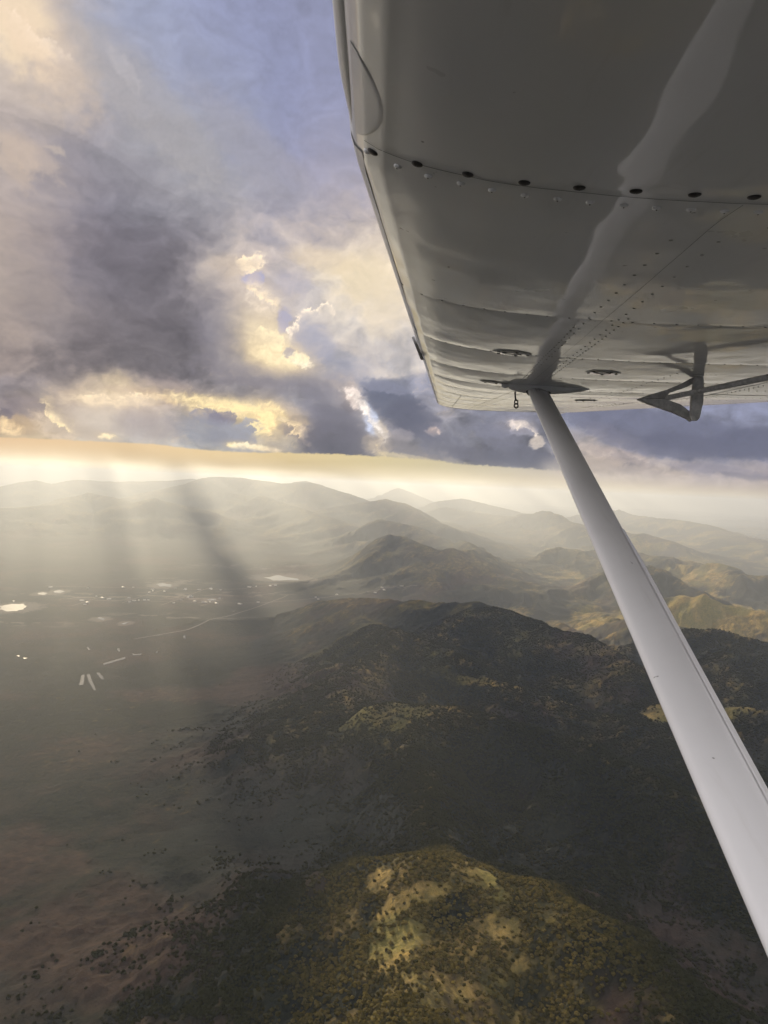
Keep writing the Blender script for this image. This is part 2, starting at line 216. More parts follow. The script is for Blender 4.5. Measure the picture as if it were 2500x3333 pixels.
def cloud_field(az, el):
    """the cloud deck as a function of direction (degrees): linear colour of what it scatters to the eye"""
    # curling warp so tones follow billows instead of round blobs
    w1x = fbm(az * .22, el * .30, 4, 3); w1y = fbm(az * .22 + 40, el * .30 + 9, 4, 5)
    w2x = fbm(az * .9 + w1x, el * 1.3 + w1y, 5, 11); w2y = fbm(az * .9 - 20, el * 1.3 + 31, 5, 13)
    up = sstep(1.5, 14, el)
    ax = az + (1.5 * w1x + .75 * w2x) * (.5 + .8 * up); ey = el + (1.0 * w1y + .5 * w2y) * (.35 + 1.0 * up)
    c = rbf(ax, ey, CLOUD_TONES, 1.75, 1.1); cl = rbf(ax, ey, CLOUD_TONES, 1.1, 1.6)
    k = sstep(13, 8, el)[..., None]; c = c * (1 - k) + cl * k
    k = sstep(15, 20, el)[..., None]; c = c * (1 - k) + rbf(ax, ey, CLOUD_TONES, 2.1, 1.0) * k
    # billows: brighter crowns, darker hollows, strongest in the broken parts
    b2 = fbm(az * .5 + 1.1 * w1x, el * .95 + 1.1 * w1y, 7, 29, .58)
    b3 = fbm(az * 2.2 + 1.6 * w2x, el * 3.4 + 1.6 * w2y, 5, 37, .6)
    low = sstep(12, 4, el)
    g = c.mean(-1, keepdims=True)
    c = g + (c - g) * .82
    # big soft cumulus heaps: domed crowns lit, hollows shaded
    hx_ = az + 1.3 * w1x + .5 * w2x; hy_ = el + 1.0 * w1y + .4 * w2y
    heap = billow(hx_ * .17 + 2, hy_ * .24, 6, 111, .52)
    heap2 = billow(hx_ * .42, hy_ * .60, 6, 113, .55)
    mid_ = sstep(24, 17, el) * sstep(-24, -16, az)
    c = c * (1 + .22 * (heap - .15) * (.15 + .85 * mid_) + .16 * (heap2 - .1) * mid_)[..., None]
    cream = (np.clip(heap * .6 + heap2 * .55 - .12, 0, 1) * mid_ * sstep(.22, .5, g[..., 0]) * .34)[..., None]
    c = c * (1 - cream) + lin((252, 230, 196)) * cream
    m = 1 + (.20 + .14 * low) * b2 + (.04 + .04 * low) * b3
    c = c * np.clip(m, .5, 1.7)[..., None]
    bil = billow(az * 1.5 + .8 * w2x, el * 1.7 + .8 * w2y, 5, 51, .55)      # scalloped cumulus outlines
    bilf = billow(az * 1.1 + .7 * w2x + 3, el * 1.5 + .7 * w2y, 6, 53, .62)
    bilc = billow(az * .6 + .5 * w2x, el * .8 + .5 * w2y, 6, 57, .58)
    warm = lin((255, 230, 186))
    patch = sstep(-.35, .30, fbm(az * 1.1 + w2x, el * 1.8 + w2y, 5, 95, .62))
    near_sun = np.exp(-((az + 6) / 17) ** 2)
    # overlapping cumulus masses in the broken band above the flat base
    for i, (f, th, seed, amt) in enumerate(((.20, .03, 61, .9), (.42, .10, 67, .7))):
        T = fbm(az * f + .9 * w1x, el * f * 1.9 + .9 * w1y, 5, seed, .52) + .28 * bilc * (1 - .3 * i) - th
        body = sstep(0, .45, T); edge = sstep(-.012, .03, T) * np.exp(-np.maximum(T, 0) / .07)
        behind = sstep(.0, -.25, T)
        band = low * amt
        c = c * (1 - (.24 * body * band))[..., None]
        c = c * (1 + (.10 * behind * band))[..., None]
        k = np.clip(edge * band * (.04 + .62 * near_sun) * sstep(.10, .40, g[..., 0]) * sstep(-.1, .35, b2 + .1), 0, .8)[..., None] * patch[..., None]
        c = c * (1 - k) + warm * k
    for x0, y0, rx, ry, an, so, r_, g_, b_, st in LUMPS:
        R = max(rx, ry) * 2.4 + .5
        box = (np.abs(az - x0) < R) & (np.abs(el - y0) < R)
        if not box.any(): continue
        ca, sa = math.cos(math.radians(an)), math.sin(math.radians(an))
        soft = 1 + .8 * (so > .55)
        dx = az[box] - x0 + .22 * soft * w2x[box]; dy = el[box] - y0 + .16 * soft * w2y[box]
        r = np.hypot((dx * ca + dy * sa) / rx, (-dx * sa + dy * ca) / ry)
        A = min(.30 / min(rx, ry), .75)
        hf = max(.15, 1 - 1.1 * so)
        v = 1 - r + A * 1.1 * (bil[box] - .2) * (.4 + .6 * hf) + .30 * hf * b3[box] + .5 * so * w2y[box]
        bright = 1.0 if (st > .7 and r_ > 200) else 0.0
        if bright:
            kh = (.30 * np.exp(-(r / 1.5) ** 2))[..., None]; c[box] = c[box] * (1 - kh) + lin((r_ * .96, g_ * .93, b_ * .92)) * kh
        k = (st * (1 - bright * .55 * (1 - patch[box])) * sstep(-.5 * so - .12 * bright, .6 * so + .12 * bright, v) * np.clip(.85 + .5 * hf * b3[box], .3, 1.1))[..., None]
        k = np.clip(k, 0, .97)
        tone = lin((r_, g_, b_)) * (1 + .22 * hf * b3[box] + .12 * hf * bil[box] + bright * (.10 + .55 * min(1, .9 / rx ** 1.6) * (bilf[box] - .18)))[..., None]
        if bright: tone = tone * np.array([1.02, 1.04, 1.16])
        c[box] = c[box] * (1 - k) + tone * k
    hx = az + .25 * w2x + .10 * fbm(az * 2.6, el * 3, 5, 71, .6); hy = el + .20 * w2y + .10 * fbm(az * 2.6 + 9, el * 3 + 5, 5, 73, .6)
    for key, pts in LININGS.items():
        hw, st, gl, sg, col = LINING_LOOK[key]
        if st == 0: continue
        xs = [p[0] for p in pts]; ys = [p[1] for p in pts]
        box = (az > min(xs) - 4) & (az < max(xs) + 4) & (el > min(ys) - 4) & (el < max(ys) + 4)
        if not box.any(): continue
        d, s, f = seg_dist(hx[box], hy[box], pts)
        ends = sstep(0, .15, f) * sstep(1, .85, f)
        sd = d * s * sg + (.34 * (bil[box] - .25))
        k = sstep(-.02, .07, sd) * (.55 * np.exp(-np.maximum(sd, 0) / (hw * 1.3)) + .62 * np.exp(-(np.maximum(sd, 0) / (gl * .8)) ** 1.3))
        k = np.clip(st * k * (.25 + .85 * patch[box]) * (.05 + .95 * ends * np.exp(-(d / 1.2) ** 2)) * 1.25, 0, .93)[..., None]
        c[box] = c[box] * (1 - k) + lin(col) * np.array([1.12, 1.14, 1.25]) * k
    # cabin-window reflection painted faintly into the deck along a long curved edge
    d, s, f = seg_dist(az + .15 * w2x, el + .10 * w2y, PANE_REFLECTION)
    k = .07 * np.where(s > 0, -.35 * np.exp(-d / 1.6), np.exp(-d / 2.2)) * sstep(1.0, .8, f)
    c = c * (1 - k[..., None])
    return c, b2, b3, w2x, w2y

def sky_rgb(az, el):
    c, b2, b3, wx, wy = cloud_field(az, el)
    st = rbf(az + .5 * wx, el * 2.0, [(p[0], p[1] * 2.0, p[2], p[3], p[4]) for p in STRIP], 4.0)
    kb = (sstep(1.9, .0, el) * .75)[..., None]; st = st * (1 - kb) + lin((252, 222, 166)) * (st.mean(-1, keepdims=True) / .66) * kb
    # the strip of clear air under the flat cloud base
    base = interp(az, BASE) + .05 * wy + .05 * b3
    rag = sstep(-12, -4, az) * .30 * np.abs(b3) + .12 * np.abs(b2) * sstep(-12, -4, az)
    k = sstep(-.04, .07, el - base - rag + .05)
    right = sstep(11, 14, az)
    ks = sstep(-.5, 1.4, el - base)
    k = k * (1 - right) + ks * right
    # firmer contrast: heavy undersides, creamy tops
    lum = c @ np.array([.3, .55, .15]); t = lum / .30
    gain = np.where(t < 1, t ** .30, t ** .10)
    c = c * gain[..., None]
    warm = sstep(.10, .5, lum)[..., None] * sstep(-.02, .10, (c[..., 0] - c[..., 2] + .06))[..., None]
    dark = (sstep(.42, .16, lum) * sstep(24, 14, el) * sstep(2, -8, az))[..., None]
    c = c * (1 + warm * np.array([.03, .0, -.05])) * (1 + dark * np.array([.0, -.03, .0]))
    sat = (sstep(.5, .12, lum) * .35)[..., None]; gm = c.mean(-1, keepdims=True); c = c * (1 - sat) + gm * np.array([1.03, .985, 1.02]) * sat
    out = st * (1 - k[..., None]) + c * k[..., None]
    return out

# ---------------------------------------------------------------- the sky dome with its cloud deck
U_AX = np.array([math.cos(sa), -math.sin(sa), 0.0]); V_AX = np.cross(U_AX, TO_SUN)
DOME_R = 80000.0

def blob(u, v, cu, cv, ru, rv, an=0.0, soft=.35):
    c, s = math.cos(math.radians(an)), math.sin(math.radians(an))
    x = (u - cu) * c + (v - cv) * s; y = -(u - cu) * s + (v - cv) * c
    return sstep(1 + soft, 1 - soft, np.hypot(x / ru, y / rv))

def placed_sun_mask(u, v):
    """direct sun let through a mask unseen in the drawn clouds, on the plane square to the sun (metres)"""
    n1 = fbm(u / 1400., v / 900., 4, 201); n2 = fbm(u / 420., v / 300., 4, 203); n3 = fbm(u / 120., v / 90., 3, 207)
    t = np.zeros_like(u)
    # the near hilltop and two crests behind it
    uw = u + 40 * n2 + 14 * n3; vw = v + 25 * n2 + 12 * n3
    t = np.maximum(t, blob(uw, vw, 585, -965, 220, 80, 4, .42))
    t = np.maximum(t, .75 * blob(uw, vw, 790, -915, 120, 45, 8, .5))
    t = np.maximum(t, .85 * blob(uw, vw, 1030, -1248, 165, 42, 14, .5))
    t = np.maximum(t, .35 * blob(uw, vw, 905, -1105, 60, 50, 30, .7))
    # broken light over the valleys to the right
    w = -v
    right = sstep(1.02, 1.28, u / np.maximum(w, 1) + .16 * n1) * sstep(1850, 2500, w + 260 * n2)
    right2 = sstep(1960, 2150, u + 120 * n2) * sstep(700, 1000, w)
    th2 = u / np.maximum(w, 1); fan2 = gnoise(th2 * 8.0, np.zeros_like(u) + 4.5, 235)
    brk = sstep(-.30, .22, n1 + .55 * n2 + .12)
    t = np.maximum(t, np.maximum(right * (1 + .35 * fan2), right2) * (.25 + .75 * brk))
    # slots that throw the long shafts over the plain to the left
    th = u / np.maximum(w, 1) + .012 * n1
    def shaft(lo, hi, s): return sstep(lo - s, lo + s, th) * sstep(hi + s, hi - s, th)
    left = .78 * shaft(-.60, .14, .09) + .95 * shaft(.31, .48, .07) + .68 * shaft(.14, .31, .09) + .34 * shaft(.50, 1.15, .07) + .60 * shaft(.60, .73, .05) + .74 * shaft(.85, 1.02, .06) + .35 * shaft(-1.6, -.75, .05)
    fan = gnoise(th * 11.0 + 3.1, np.zeros_like(th) + .5, 231) * .75 + gnoise(th * 19.0, np.zeros_like(th) + 9.5, 233) * .25
    left = np.clip(left * (1 + .38 * fan) + .14 * fan * sstep(.3, .6, th), 0, 1)
    rng = .45 * sstep(500, 1300, w) * sstep(.36, .28, th) + .35 * sstep(1200, 2000, w) + .20 * sstep(1900, 2600, w) + .2 * sstep(1900, 2600, w) * (1 - .75 * sstep(.36, .28, th))
    rng = np.minimum(rng + .25 * sstep(.28, .36, th) * sstep(1900, 2600, w), 1)
    t = np.maximum(t, left * rng * (.80 + .4 * n1))
    # partial sun put on the far haze
    farw = sstep(3600, 6500, w + 700 * n1)
    t = np.maximum(t * (1 - farw), (.14 + .53 * sstep(.1, 1.6, th)) * (1 + .4 * fan) * farw)
    return np.clip(t, 0, 1) * (v < 0)

def grid_axis(parts):
    out = []
    for a, b, st in parts: out.append(np.arange(a, b - 1e-6, st))
    out.append(np.array([parts[-1][1]]))
    return np.concatenate(out)

AZ = grid_axis([(-180, -48, 4), (-48, -32, 1), (-32, -26.2, .07), (-26.2, -24.4, .025), (-24.4, -6, .05), (-6, 31, .075), (31, 48, 1), (48, 180, 4)])
EL = grid_axis([(-1.6, 0, .2), (0, 9, .06), (9, 13, .09), (13, 18.85, .06), (18.85, 19.55, .022), (19.55, 20.3, .06), (20.3, 33, .10), (33, 45, 1.0), (45, 90, 5)])
A, Eg = np.meshgrid(AZ, EL)
tone = sky_rgb(A, np.maximum(Eg, 0.0))
# away from the window of sky towards the sun the deck is plain and raised out of view as fill
away = sstep(34, 75, np.abs(A)) ; high = sstep(33, 60, Eg)
plain = lin((240, 237, 240)) * (0.9 + .25 * fbm(A * .05, Eg * .08, 4, 301))[..., None]
lowc = lin((215, 205, 190))[None, None, :] * np.ones_like(plain)
kk = sstep(10, 0, Eg)[..., None]; plain = plain * (1 - kk) + lowc * kk
plain = plain * (1 + .75 * sstep(60, 100, np.abs(A)) * sstep(2, 9, Eg) * sstep(62, 40, Eg))[..., None]      # unseen band behind the eye, brightened to fill wing and strut
m_ = np.maximum(away, high * .7)[..., None]
tone = (tone * (1 - m_) + plain * m_) / 2 ** sc.view_settings.exposure
ca, ce = np.radians(A), np.radians(Eg)
X = DOME_R * np.stack([np.sin(ca) * np.cos(ce), np.cos(ca) * np.cos(ce), np.sin(ce)], -1)
uu = X @ U_AX; vv = X @ V_AX
sun_mask = np.zeros_like(A)
w_ = (A > -42) & (A < 31) & (Eg > 7) & (Eg < 20.3)
sun_mask[w_] = placed_sun_mask(uu[w_], vv[w_])  # holes absent from the cloud tones, placed to light chosen ground and shafts
nr, nc = A.shape
i_ = np.arange(nr * nc).reshape(nr, nc)
F_ = np.stack([i_[:-1, :-1], i_[:-1, 1:], i_[1:, 1:], i_[1:, :-1]], -1).reshape(-1, 4)
m, n, l, out = new_mat("sky_and_cloud")
at = n.new("ShaderNodeAttribute"); at.attribute_name = "tone"
ag = n.new("ShaderNodeAttribute"); ag.attribute_name = "sun_pass"
em = n.new("ShaderNodeEmission"); l.new(at.outputs[0], em.inputs[0]); em.inputs[1].default_value = 1.0
tr = n.new("ShaderNodeBsdfTransparent"); l.new(ag.outputs[0], tr.inputs[0])
ad = n.new("ShaderNodeAddShader"); l.new(em.outputs[0], ad.inputs[0]); l.new(tr.outputs[0], ad.inputs[1])
l.new(ad.outputs[0], out.inputs[0])
m.cycles.emission_sampling = 'NONE'
me = mesh_np("sky", X.reshape(-1, 3), F_, True, [m])
att = me.attributes.new("tone", 'FLOAT_COLOR', 'POINT')
att.data.foreach_set("color", np.concatenate([tone.reshape(-1, 3), np.ones((nr * nc, 1))], 1).astype(np.float32).ravel())
att = me.attributes.new("sun_pass", 'FLOAT_COLOR', 'POINT')
att.data.foreach_set("color", np.concatenate([np.repeat(sun_mask.reshape(-1, 1), 3, 1), np.ones((nr * nc, 1))], 1).astype(np.float32).ravel())
sky = link(bpy.data.objects.new("sky", me))
tag(sky, "evening sky with heavy grey cumulus above a yellow strip of clear air", "sky", kind="structure")

RIDGES = [
    (2300, [(-8281, 14847, -506), (-7847, 15081, -431), (-7471, 15270, -281), (-7199, 15401, -220), (-6916, 15529, -294), (-6889, 16630, -198), (-6233, 17418, -206), (-5899, 18061, -177), (-5277, 18252, -136), (-4745, 18398, -77)]),  # far
    (1400, [(-5500, 10100, -610), (-5302, 10205, -567), (-4672, 10508, -488), (-4808, 11538, -391), (-4642, 11606, -319), (-4432, 11688, -362), (-3684, 10894, -426), (-3376, 10993, -346), (-3216, 11041, -395), (-2858, 11139, -465)]),  # near_left
    (2300, [(-4255, 12812, -410), (-3885, 13450, -210), (-3539, 14061, -46), (-3448, 14598, 8), (-2966, 14704, 13), (-2609, 14771, -7), (-2083, 14350, -67), (-1464, 14426, -21), (-1063, 13960, -118), (-449, 12992, -354)]),  # long
    (1200, [(-2090, 17375, -18), (-1876, 17399, 24), (-1549, 17431, -48)]),  # long2
    (1300, [(-2140, 12620, -271), (-1417, 11916, -415), (-748, 10975, -529)]),  # longspur
    (1000, [(-703, 12480, -399), (-239, 12498, -284), (-6, 12500, -235), (297, 11996, -272), (520, 10988, -403), (824, 9966, -537)]),  # chainA
    (700, [(-53, 9500, -431), (182, 9198, -464), (405, 8991, -489), (707, 8471, -589), (1002, 7433, -687)]),  # chainA2
    (780, [(-623, 7374, -797), (-293, 7094, -619), (-30, 6900, -486), (97, 6799, -456), (204, 6797, -468), (382, 6489, -524), (608, 6271, -555), (695, 6161, -580), (863, 5938, -681), (1031, 5708, -732), (1152, 5582, -773)]),  # B
    (500, [(608, 6271, -555), (876, 6844, -570), (842, 7754, -555)]),  # Bb
    (620, [(-939, 4401, -838), (-759, 4638, -788), (-589, 4663, -746), (-334, 4387, -683), (-153, 3997, -623), (22, 3800, -594), (240, 3492, -549), (392, 3377, -531), (458, 3319, -518), (544, 3204, -526), (605, 3091, -537), (701, 2917, -547), (809, 2837, -557), (846, 2721, -567), (931, 2588, -608), (963, 2469, -655), (904, 2060, -706), (877, 1685, -723)]),  # C
    (380, [(-137, 3697, -686), (80, 2999, -607), (248, 2839, -612), (363, 2675, -639), (432, 2564, -665), (529, 2443, -668), (627, 2368, -687), (751, 2280, -706), (873, 2128, -719)]),  # E
    (420, [(80, 2999, -607), (-26, 2750, -647), (-106, 2348, -676)]),  # E2
    (330, [(-94, 2148, -701), (-41, 2150, -657), (13, 2150, -644), (94, 2148, -636), (254, 2115, -635), (376, 2046, -630), (512, 1964, -638), (608, 1832, -660), (692, 1608, -655)]),  # F
    (400, [(-118, 1224, -719), (-59, 1259, -691), (5, 1260, -670), (84, 1247, -658), (161, 1229, -651), (270, 1185, -643), (353, 1084, -640), (389, 986, -653)]),  # G
    (340, [(84, 1247, -660), (87, 1127, -675), (89, 1026, -688), (90, 931, -694), (80, 716, -669)]),  # G2
    (240, [(161, 1229, -690), (142, 1393, -690), (130, 1645, -690), (120, 2097, -690)]),  # G3
    (1600, [(458, 25996, -93), (1492, 23954, -502), (2315, 21878, -305), (2969, 19778, -459)]),  # r1
    (1100, [(1297, 15947, -410), (1835, 15391, -495), (2510, 14281, -494), (2957, 13684, -363), (3132, 13132, -458), (3317, 12570, -503)]),  # r2
    (1200, [(1473, 18943, -324), (1998, 18895, -240), (2469, 18839, -336), (3000, 17748, -442)]),  # r2b
    (1100, [(5420, 19252, -516), (5965, 19090, -414), (6080, 18001, -463), (5843, 15964, -444), (6218, 15284, -450), (6424, 14654, -480), (6105, 13152, -565), (5838, 11615, -647), (5863, 10470, -703)]),  # r3
    (900, [(3057, 11604, -518), (3570, 10932, -555), (3994, 10249, -585)]),  # r3b
    (700, [(2376, 7848, -598), (2578, 7573, -590), (2720, 7311, -594), (2939, 7009, -594), (2990, 6769, -624), (2998, 6326, -656)]),  # r4
    (600, [(2799, 5977, -673), (2903, 5927, -640), (3105, 5937, -593), (3334, 5812, -573)]),  # r4b
    (500, [(1556, 7643, -721), (1870, 7984, -660), (2056, 7731, -675)]),  # r5
    (430, [(1814, 5719, -643), (1971, 5561, -597), (2058, 5423, -583), (2131, 5179, -610), (2163, 4948, -626)]),  # r6
    (420, [(1604, 4418, -647), (1722, 4373, -611), (1869, 4203, -617), (1954, 4164, -589), (2035, 4013, -587), (2162, 3832, -593)]),  # r7
    (330, [(1392, 3963, -652), (1465, 3829, -634), (1495, 3494, -643)]),  # r8
    (480, [(1187, 3079, -590), (1249, 3000, -535), (1338, 2907, -512), (1383, 2774, -510), (1429, 2695, -518), (1485, 2549, -547)]),  # r9
    (300, [(1000, 2291, -697), (1103, 2299, -651), (1172, 2208, -634), (1226, 2063, -612)]),  # r10
    (260, [(877, 4210, -747), (957, 3884, -695), (999, 3354, -667), (1005, 3038, -686)]),  # r11
]
PONDS = [
    [(-1079, 6787), (-1023, 6842), (-1018, 6949), (-965, 7005), (-917, 6916), (-784, 6825), (-704, 6687), (-809, 6683), (-905, 6616), (-964, 6595)] ,
    [(-2476, 4797), (-2443, 4882), (-2375, 4901), (-2308, 4825), (-2275, 4707), (-2288, 4634), (-2332, 4605), (-2402, 4655)] ,
    [(-2495, 5351), (-2478, 5403), (-2424, 5373), (-2414, 5285), (-2458, 5294)] ,
    [(-2431, 5465), (-2417, 5542), (-2347, 5492), (-2346, 5397), (-2391, 5406)] ,
    [(-1848, 6048), (-1824, 6143), (-1716, 6064), (-1693, 5960), (-1779, 5932)] ,
    [(-1277, 5403), (-1255, 5454), (-1208, 5446), (-1201, 5382), (-1251, 5367)] ,
    [(-1742, 4528), (-1732, 4563), (-1689, 4525), (-1673, 4467), (-1704, 4490)] ,
    [(-1545, 4393), (-1529, 4427), (-1513, 4461), (-1510, 4372)] ,
    [(-1248, 3080), (-1303, 3237), (-1292, 3247), (-1234, 3090)] ,
    [(-1285, 3249), (-1274, 3258), (-1224, 3158), (-1152, 3019), (-1162, 3017), (-1232, 3142)] ,
    [(-1256, 3286), (-1246, 3296), (-1186, 3195), (-1192, 3179)] ,
    [(-1291, 3452), (-1243, 3583), (-1234, 3595), (-1223, 3558), (-1275, 3428)] ,
    [(-1236, 3674), (-1201, 3661), (-1182, 3685), (-1176, 3646), (-1210, 3639)] ,
    [(-1491, 3759), (-1482, 3761), (-1448, 3704), (-1458, 3702)] ,
    [(-1336, 3759), (-1327, 3771), (-1301, 3713), (-1301, 3692)] ,
    [(-1121, 3707), (-1125, 3759), (-1115, 3719)] ,
    [(-1097, 4126), (-1092, 4153), (-1064, 4058), (-1080, 4079)] ,
    [(-1735, 3525), (-1727, 3537), (-1712, 3511)] ,
    [(-1688, 3496), (-1663, 3492), (-1671, 3471)] ,
    [(-994, 4942), (-982, 5038), (-980, 4964)] ,
    [(-2501, 5003), (-2485, 5008), (-2464, 4954)] ,
]
HAZE_DENSITY = 0.72e-4
# centre x, y, half sizes, turn, amount (metres)
GRASS_SPOTS = [(20, 1222, 24, 30, 20, .95), (45, 1160, 44, 20, 12, 1), (105, 1175, 36, 22, 0, .9), (190, 1200, 44, 34, -30, .95), (215, 1165, 26, 24, 0, .8), (50, 1090, 46, 40, 20, .85), (200, 1120, 50, 26, 0, .8), (110, 1100, 50, 26, 0, .45),
               (80, 2110, 210, 80, 0, .58), (-40, 2130, 60, 50, 0, .7), (130, 1080, 170, 120, 0, .55), (130, 1190, 210, 70, 0, .5), (120, 960, 170, 100, 0, .5), (980, 2260, 150, 120, 0, .95), (1080, 2330, 200, 120, 0, .9),  # broad hilltop spots also lighten the ground to look sunlit
               (1900, 4100, 500, 260, -10, .95), (1450, 4500, 300, 200, 0, .8), (2000, 3700, 300, 180, 0, .6), (700, 4750, 260, 500, -20, .7),
               (560, 2440, 420, 22, -38, .62), (0, 2550, 40, 260, -14, .4)]
SOIL_SPOTS = [(-2100, 5300, 500, 180, 10), (-1500, 5500, 420, 160, 0), (-1000, 5700, 420, 130, 0), (-1750, 6300, 400, 200, 0), (-700, 6100, 300, 90, 0), (-1250, 4700, 500, 90, 0), (-2300, 4300, 500, 120, 0), (-1400, 7400, 700, 200, 0)]
ROADS = [[(-1780, 5080), (-1740, 5500), (-1690, 5900)], [(-1500, 5050), (-1440, 5600), (-1380, 6050)], [(-1240, 5100), (-1170, 5500)], [(-2250, 5150), (-1500, 5220), (-900, 5330), (-300, 5600), (300, 5750)],
         [(-2600, 5700), (-1900, 5820), (-1200, 5900), (-700, 6150)], [(-2050, 4900), (-2010, 5350)], [(-1330, 4000), (-1120, 4300), (-950, 4900), (-700, 5700)]]
WOOD_SPOTS = [(150, 1150, 44, 24, 15, .95), (12, 1178, 16, 18, 0, .9)]
# burnt or bare reddish scrub
SCRUB_SPOTS = [(-500, 1300, 260, 200, 0, .9), (-300, 1900, 300, 220, 20, .6), (-560, 1000, 300, 120, 0, .9), (20, 1650, 60, 130, 20, .8), (230, 1500, 120, 120, 0, .5), (-700, 2300, 420, 260, 0, .5),
               (-1300, 3900, 900, 500, 0, .45), (120, 1000, 60, 40, 0, .8), (800, 2500, 300, 60, -38, .5), (-900, 1600, 300, 180, 0, .7)]
POND_LABELS = [
 "bright irregular lake with pointed ends, nearest the dark hill", "large pale pond at the left edge of the plain", "small pale pond just above the large one at the left edge",
 "pale oval pond beside a smaller one above the village", "faint pale pond far out in the hazy middle of the plain", "thin bright pond right of the faint central pond",
 "crooked bright pool below the village", "faint pool right of the crooked bright pool", "leftmost of the three short straight basins", "longest bent basin in the middle of the three",
 "rightmost and faintest of the three short basins", "long thin straight basin above the three short ones", "ragged bright pool right of the end of the long basin", "small slanted pool above the left end of the long basin",
 "tiny curved pool above the long basin's bright end", "tiny bright sliver farthest right below the dark wood", "small bright sliver at the foot of the dark hill", "tiny pool left of a second one near the left edge",
 "tiny pool right of its twin near the left edge", "tiny sliver right of the hill's dark foot", "tiny bright speck above the large left pond"]

# ---------------------------------------------------------------- terrain
GROUND_R = 50000.0
def ridge_field(x, y):
    """(height over the plain, how far down the flank 0..1) from the ridge crests"""
    p = 8.0
    acc = np.zeros_like(x); crest = np.zeros_like(x); gul = np.zeros_like(x)
    for w, pts in RIDGES:
        P = np.array(pts, float)
        box = (x > P[:, 0].min() - 3.2 * w) & (x < P[:, 0].max() + 3.2 * w) & (y > P[:, 1].min() - 3.2 * w) & (y < P[:, 1].max() + 3.2 * w)
        if not box.any(): continue
        bx, by = x[box], y[box]
        s = w / 500.0
        wx = bx + .10 * w * fbm(bx / (900 * s), by / (900 * s), 3, 401); wy = by + .10 * w * fbm(bx / (900 * s) + 9, by / (900 * s) + 4, 3, 403)
        best = np.full_like(bx, 1e9); top = np.zeros_like(bx)
        for k in range(len(P) - 1):
            ax, ay, az_ = P[k]; dx, dy, dz = P[k + 1] - P[k]
            L = dx * dx + dy * dy + 1e-9
            t = np.clip(((wx - ax) * dx + (wy - ay) * dy) / L, 0, 1)
            d = np.hypot(wx - ax - t * dx, wy - ay - t * dy)
            m = d < best
            best = np.where(m, d, best); top = np.where(m, az_ + t * dz + 900, top)
        r = best / w
        f = np.exp(-1.15 * r ** 1.35) * sstep(3.1, 2.0, r)
        h = np.maximum(top, 1) * f
        # gullies that run down the flank
        g = billow(bx / (520 * s) , by / (520 * s), 5, 411, .52)
        h *= 1 + .50 * np.minimum(g - .62, .06) * sstep(.02, .55, r)
        gul[box] = np.where(h > gul[box] * 0 + acc[box] ** .125, g, gul[box])
        acc[box] += h ** p
        crest[box] = np.maximum(crest[box], f)
    ridge_field.gully = gul
    return acc ** (1 / p), crest

PC = np.array([np.mean(p, 0) for p in PONDS])
def height(x, y, fine=True):
    h, crest = ridge_field(x, y)
    dist = np.hypot(x, y)
    flat = np.ones_like(x); wide = np.ones_like(x)
    for cx, cy in PC[(np.abs(PC[:, 0]) > -1)]:
        q = np.hypot(x - cx, y - cy); flat = np.minimum(flat, sstep(60, 420, q)); wide = np.minimum(wide, sstep(130, 1000, q))
    h = h * wide
    hilly = sstep(-.02, .35, np.arctan2(x, y) + 0.0 * x) * sstep(2500, 5000, dist)
    rid = 1 - np.abs(fbm(x / 1500 + .4 * fbm(x / 900, y / 900, 3, 425), y / 2100, 5, 423)) * 3.2
    base = 10 * fbm(x / 1500, y / 1500, 4, 421) + hilly * 95 * np.clip(rid, 0, 1) ** 2.2 * sstep(-.35, .25, fbm(x / 3800, y / 5000, 3, 426))
    base += sstep(14000, 26000, dist) * 170 * np.maximum(fbm(x / 3500, y / 3500, 5, 427), 0)
    base += 34 * sstep(2600, 1500, dist) * fbm(x / 420, y / 420, 4, 429)
    z = -900 + base * flat + h
    on = sstep(5, 120, h)
    z += on * (15 * (.5 - np.abs(fbm(x / 210, y / 210, 5, 431)) * 2.4) * sstep(12000, 4000, dist) * sstep(900, 2000, dist) + 5 * fbm(x / 90, y / 90, 3, 432) + 22 * fbm(x / 700, y / 700, 4, 433))
    if fine: z += 1.6 * fbm(x / 22, y / 22, 3, 437) * sstep(4500, 2500, dist) * flat
    pm = np.minimum(flat, 1)
    z = np.where(pm < .5, np.minimum(z, -899.6 + 5 * pm), z)
    return z, h, crest

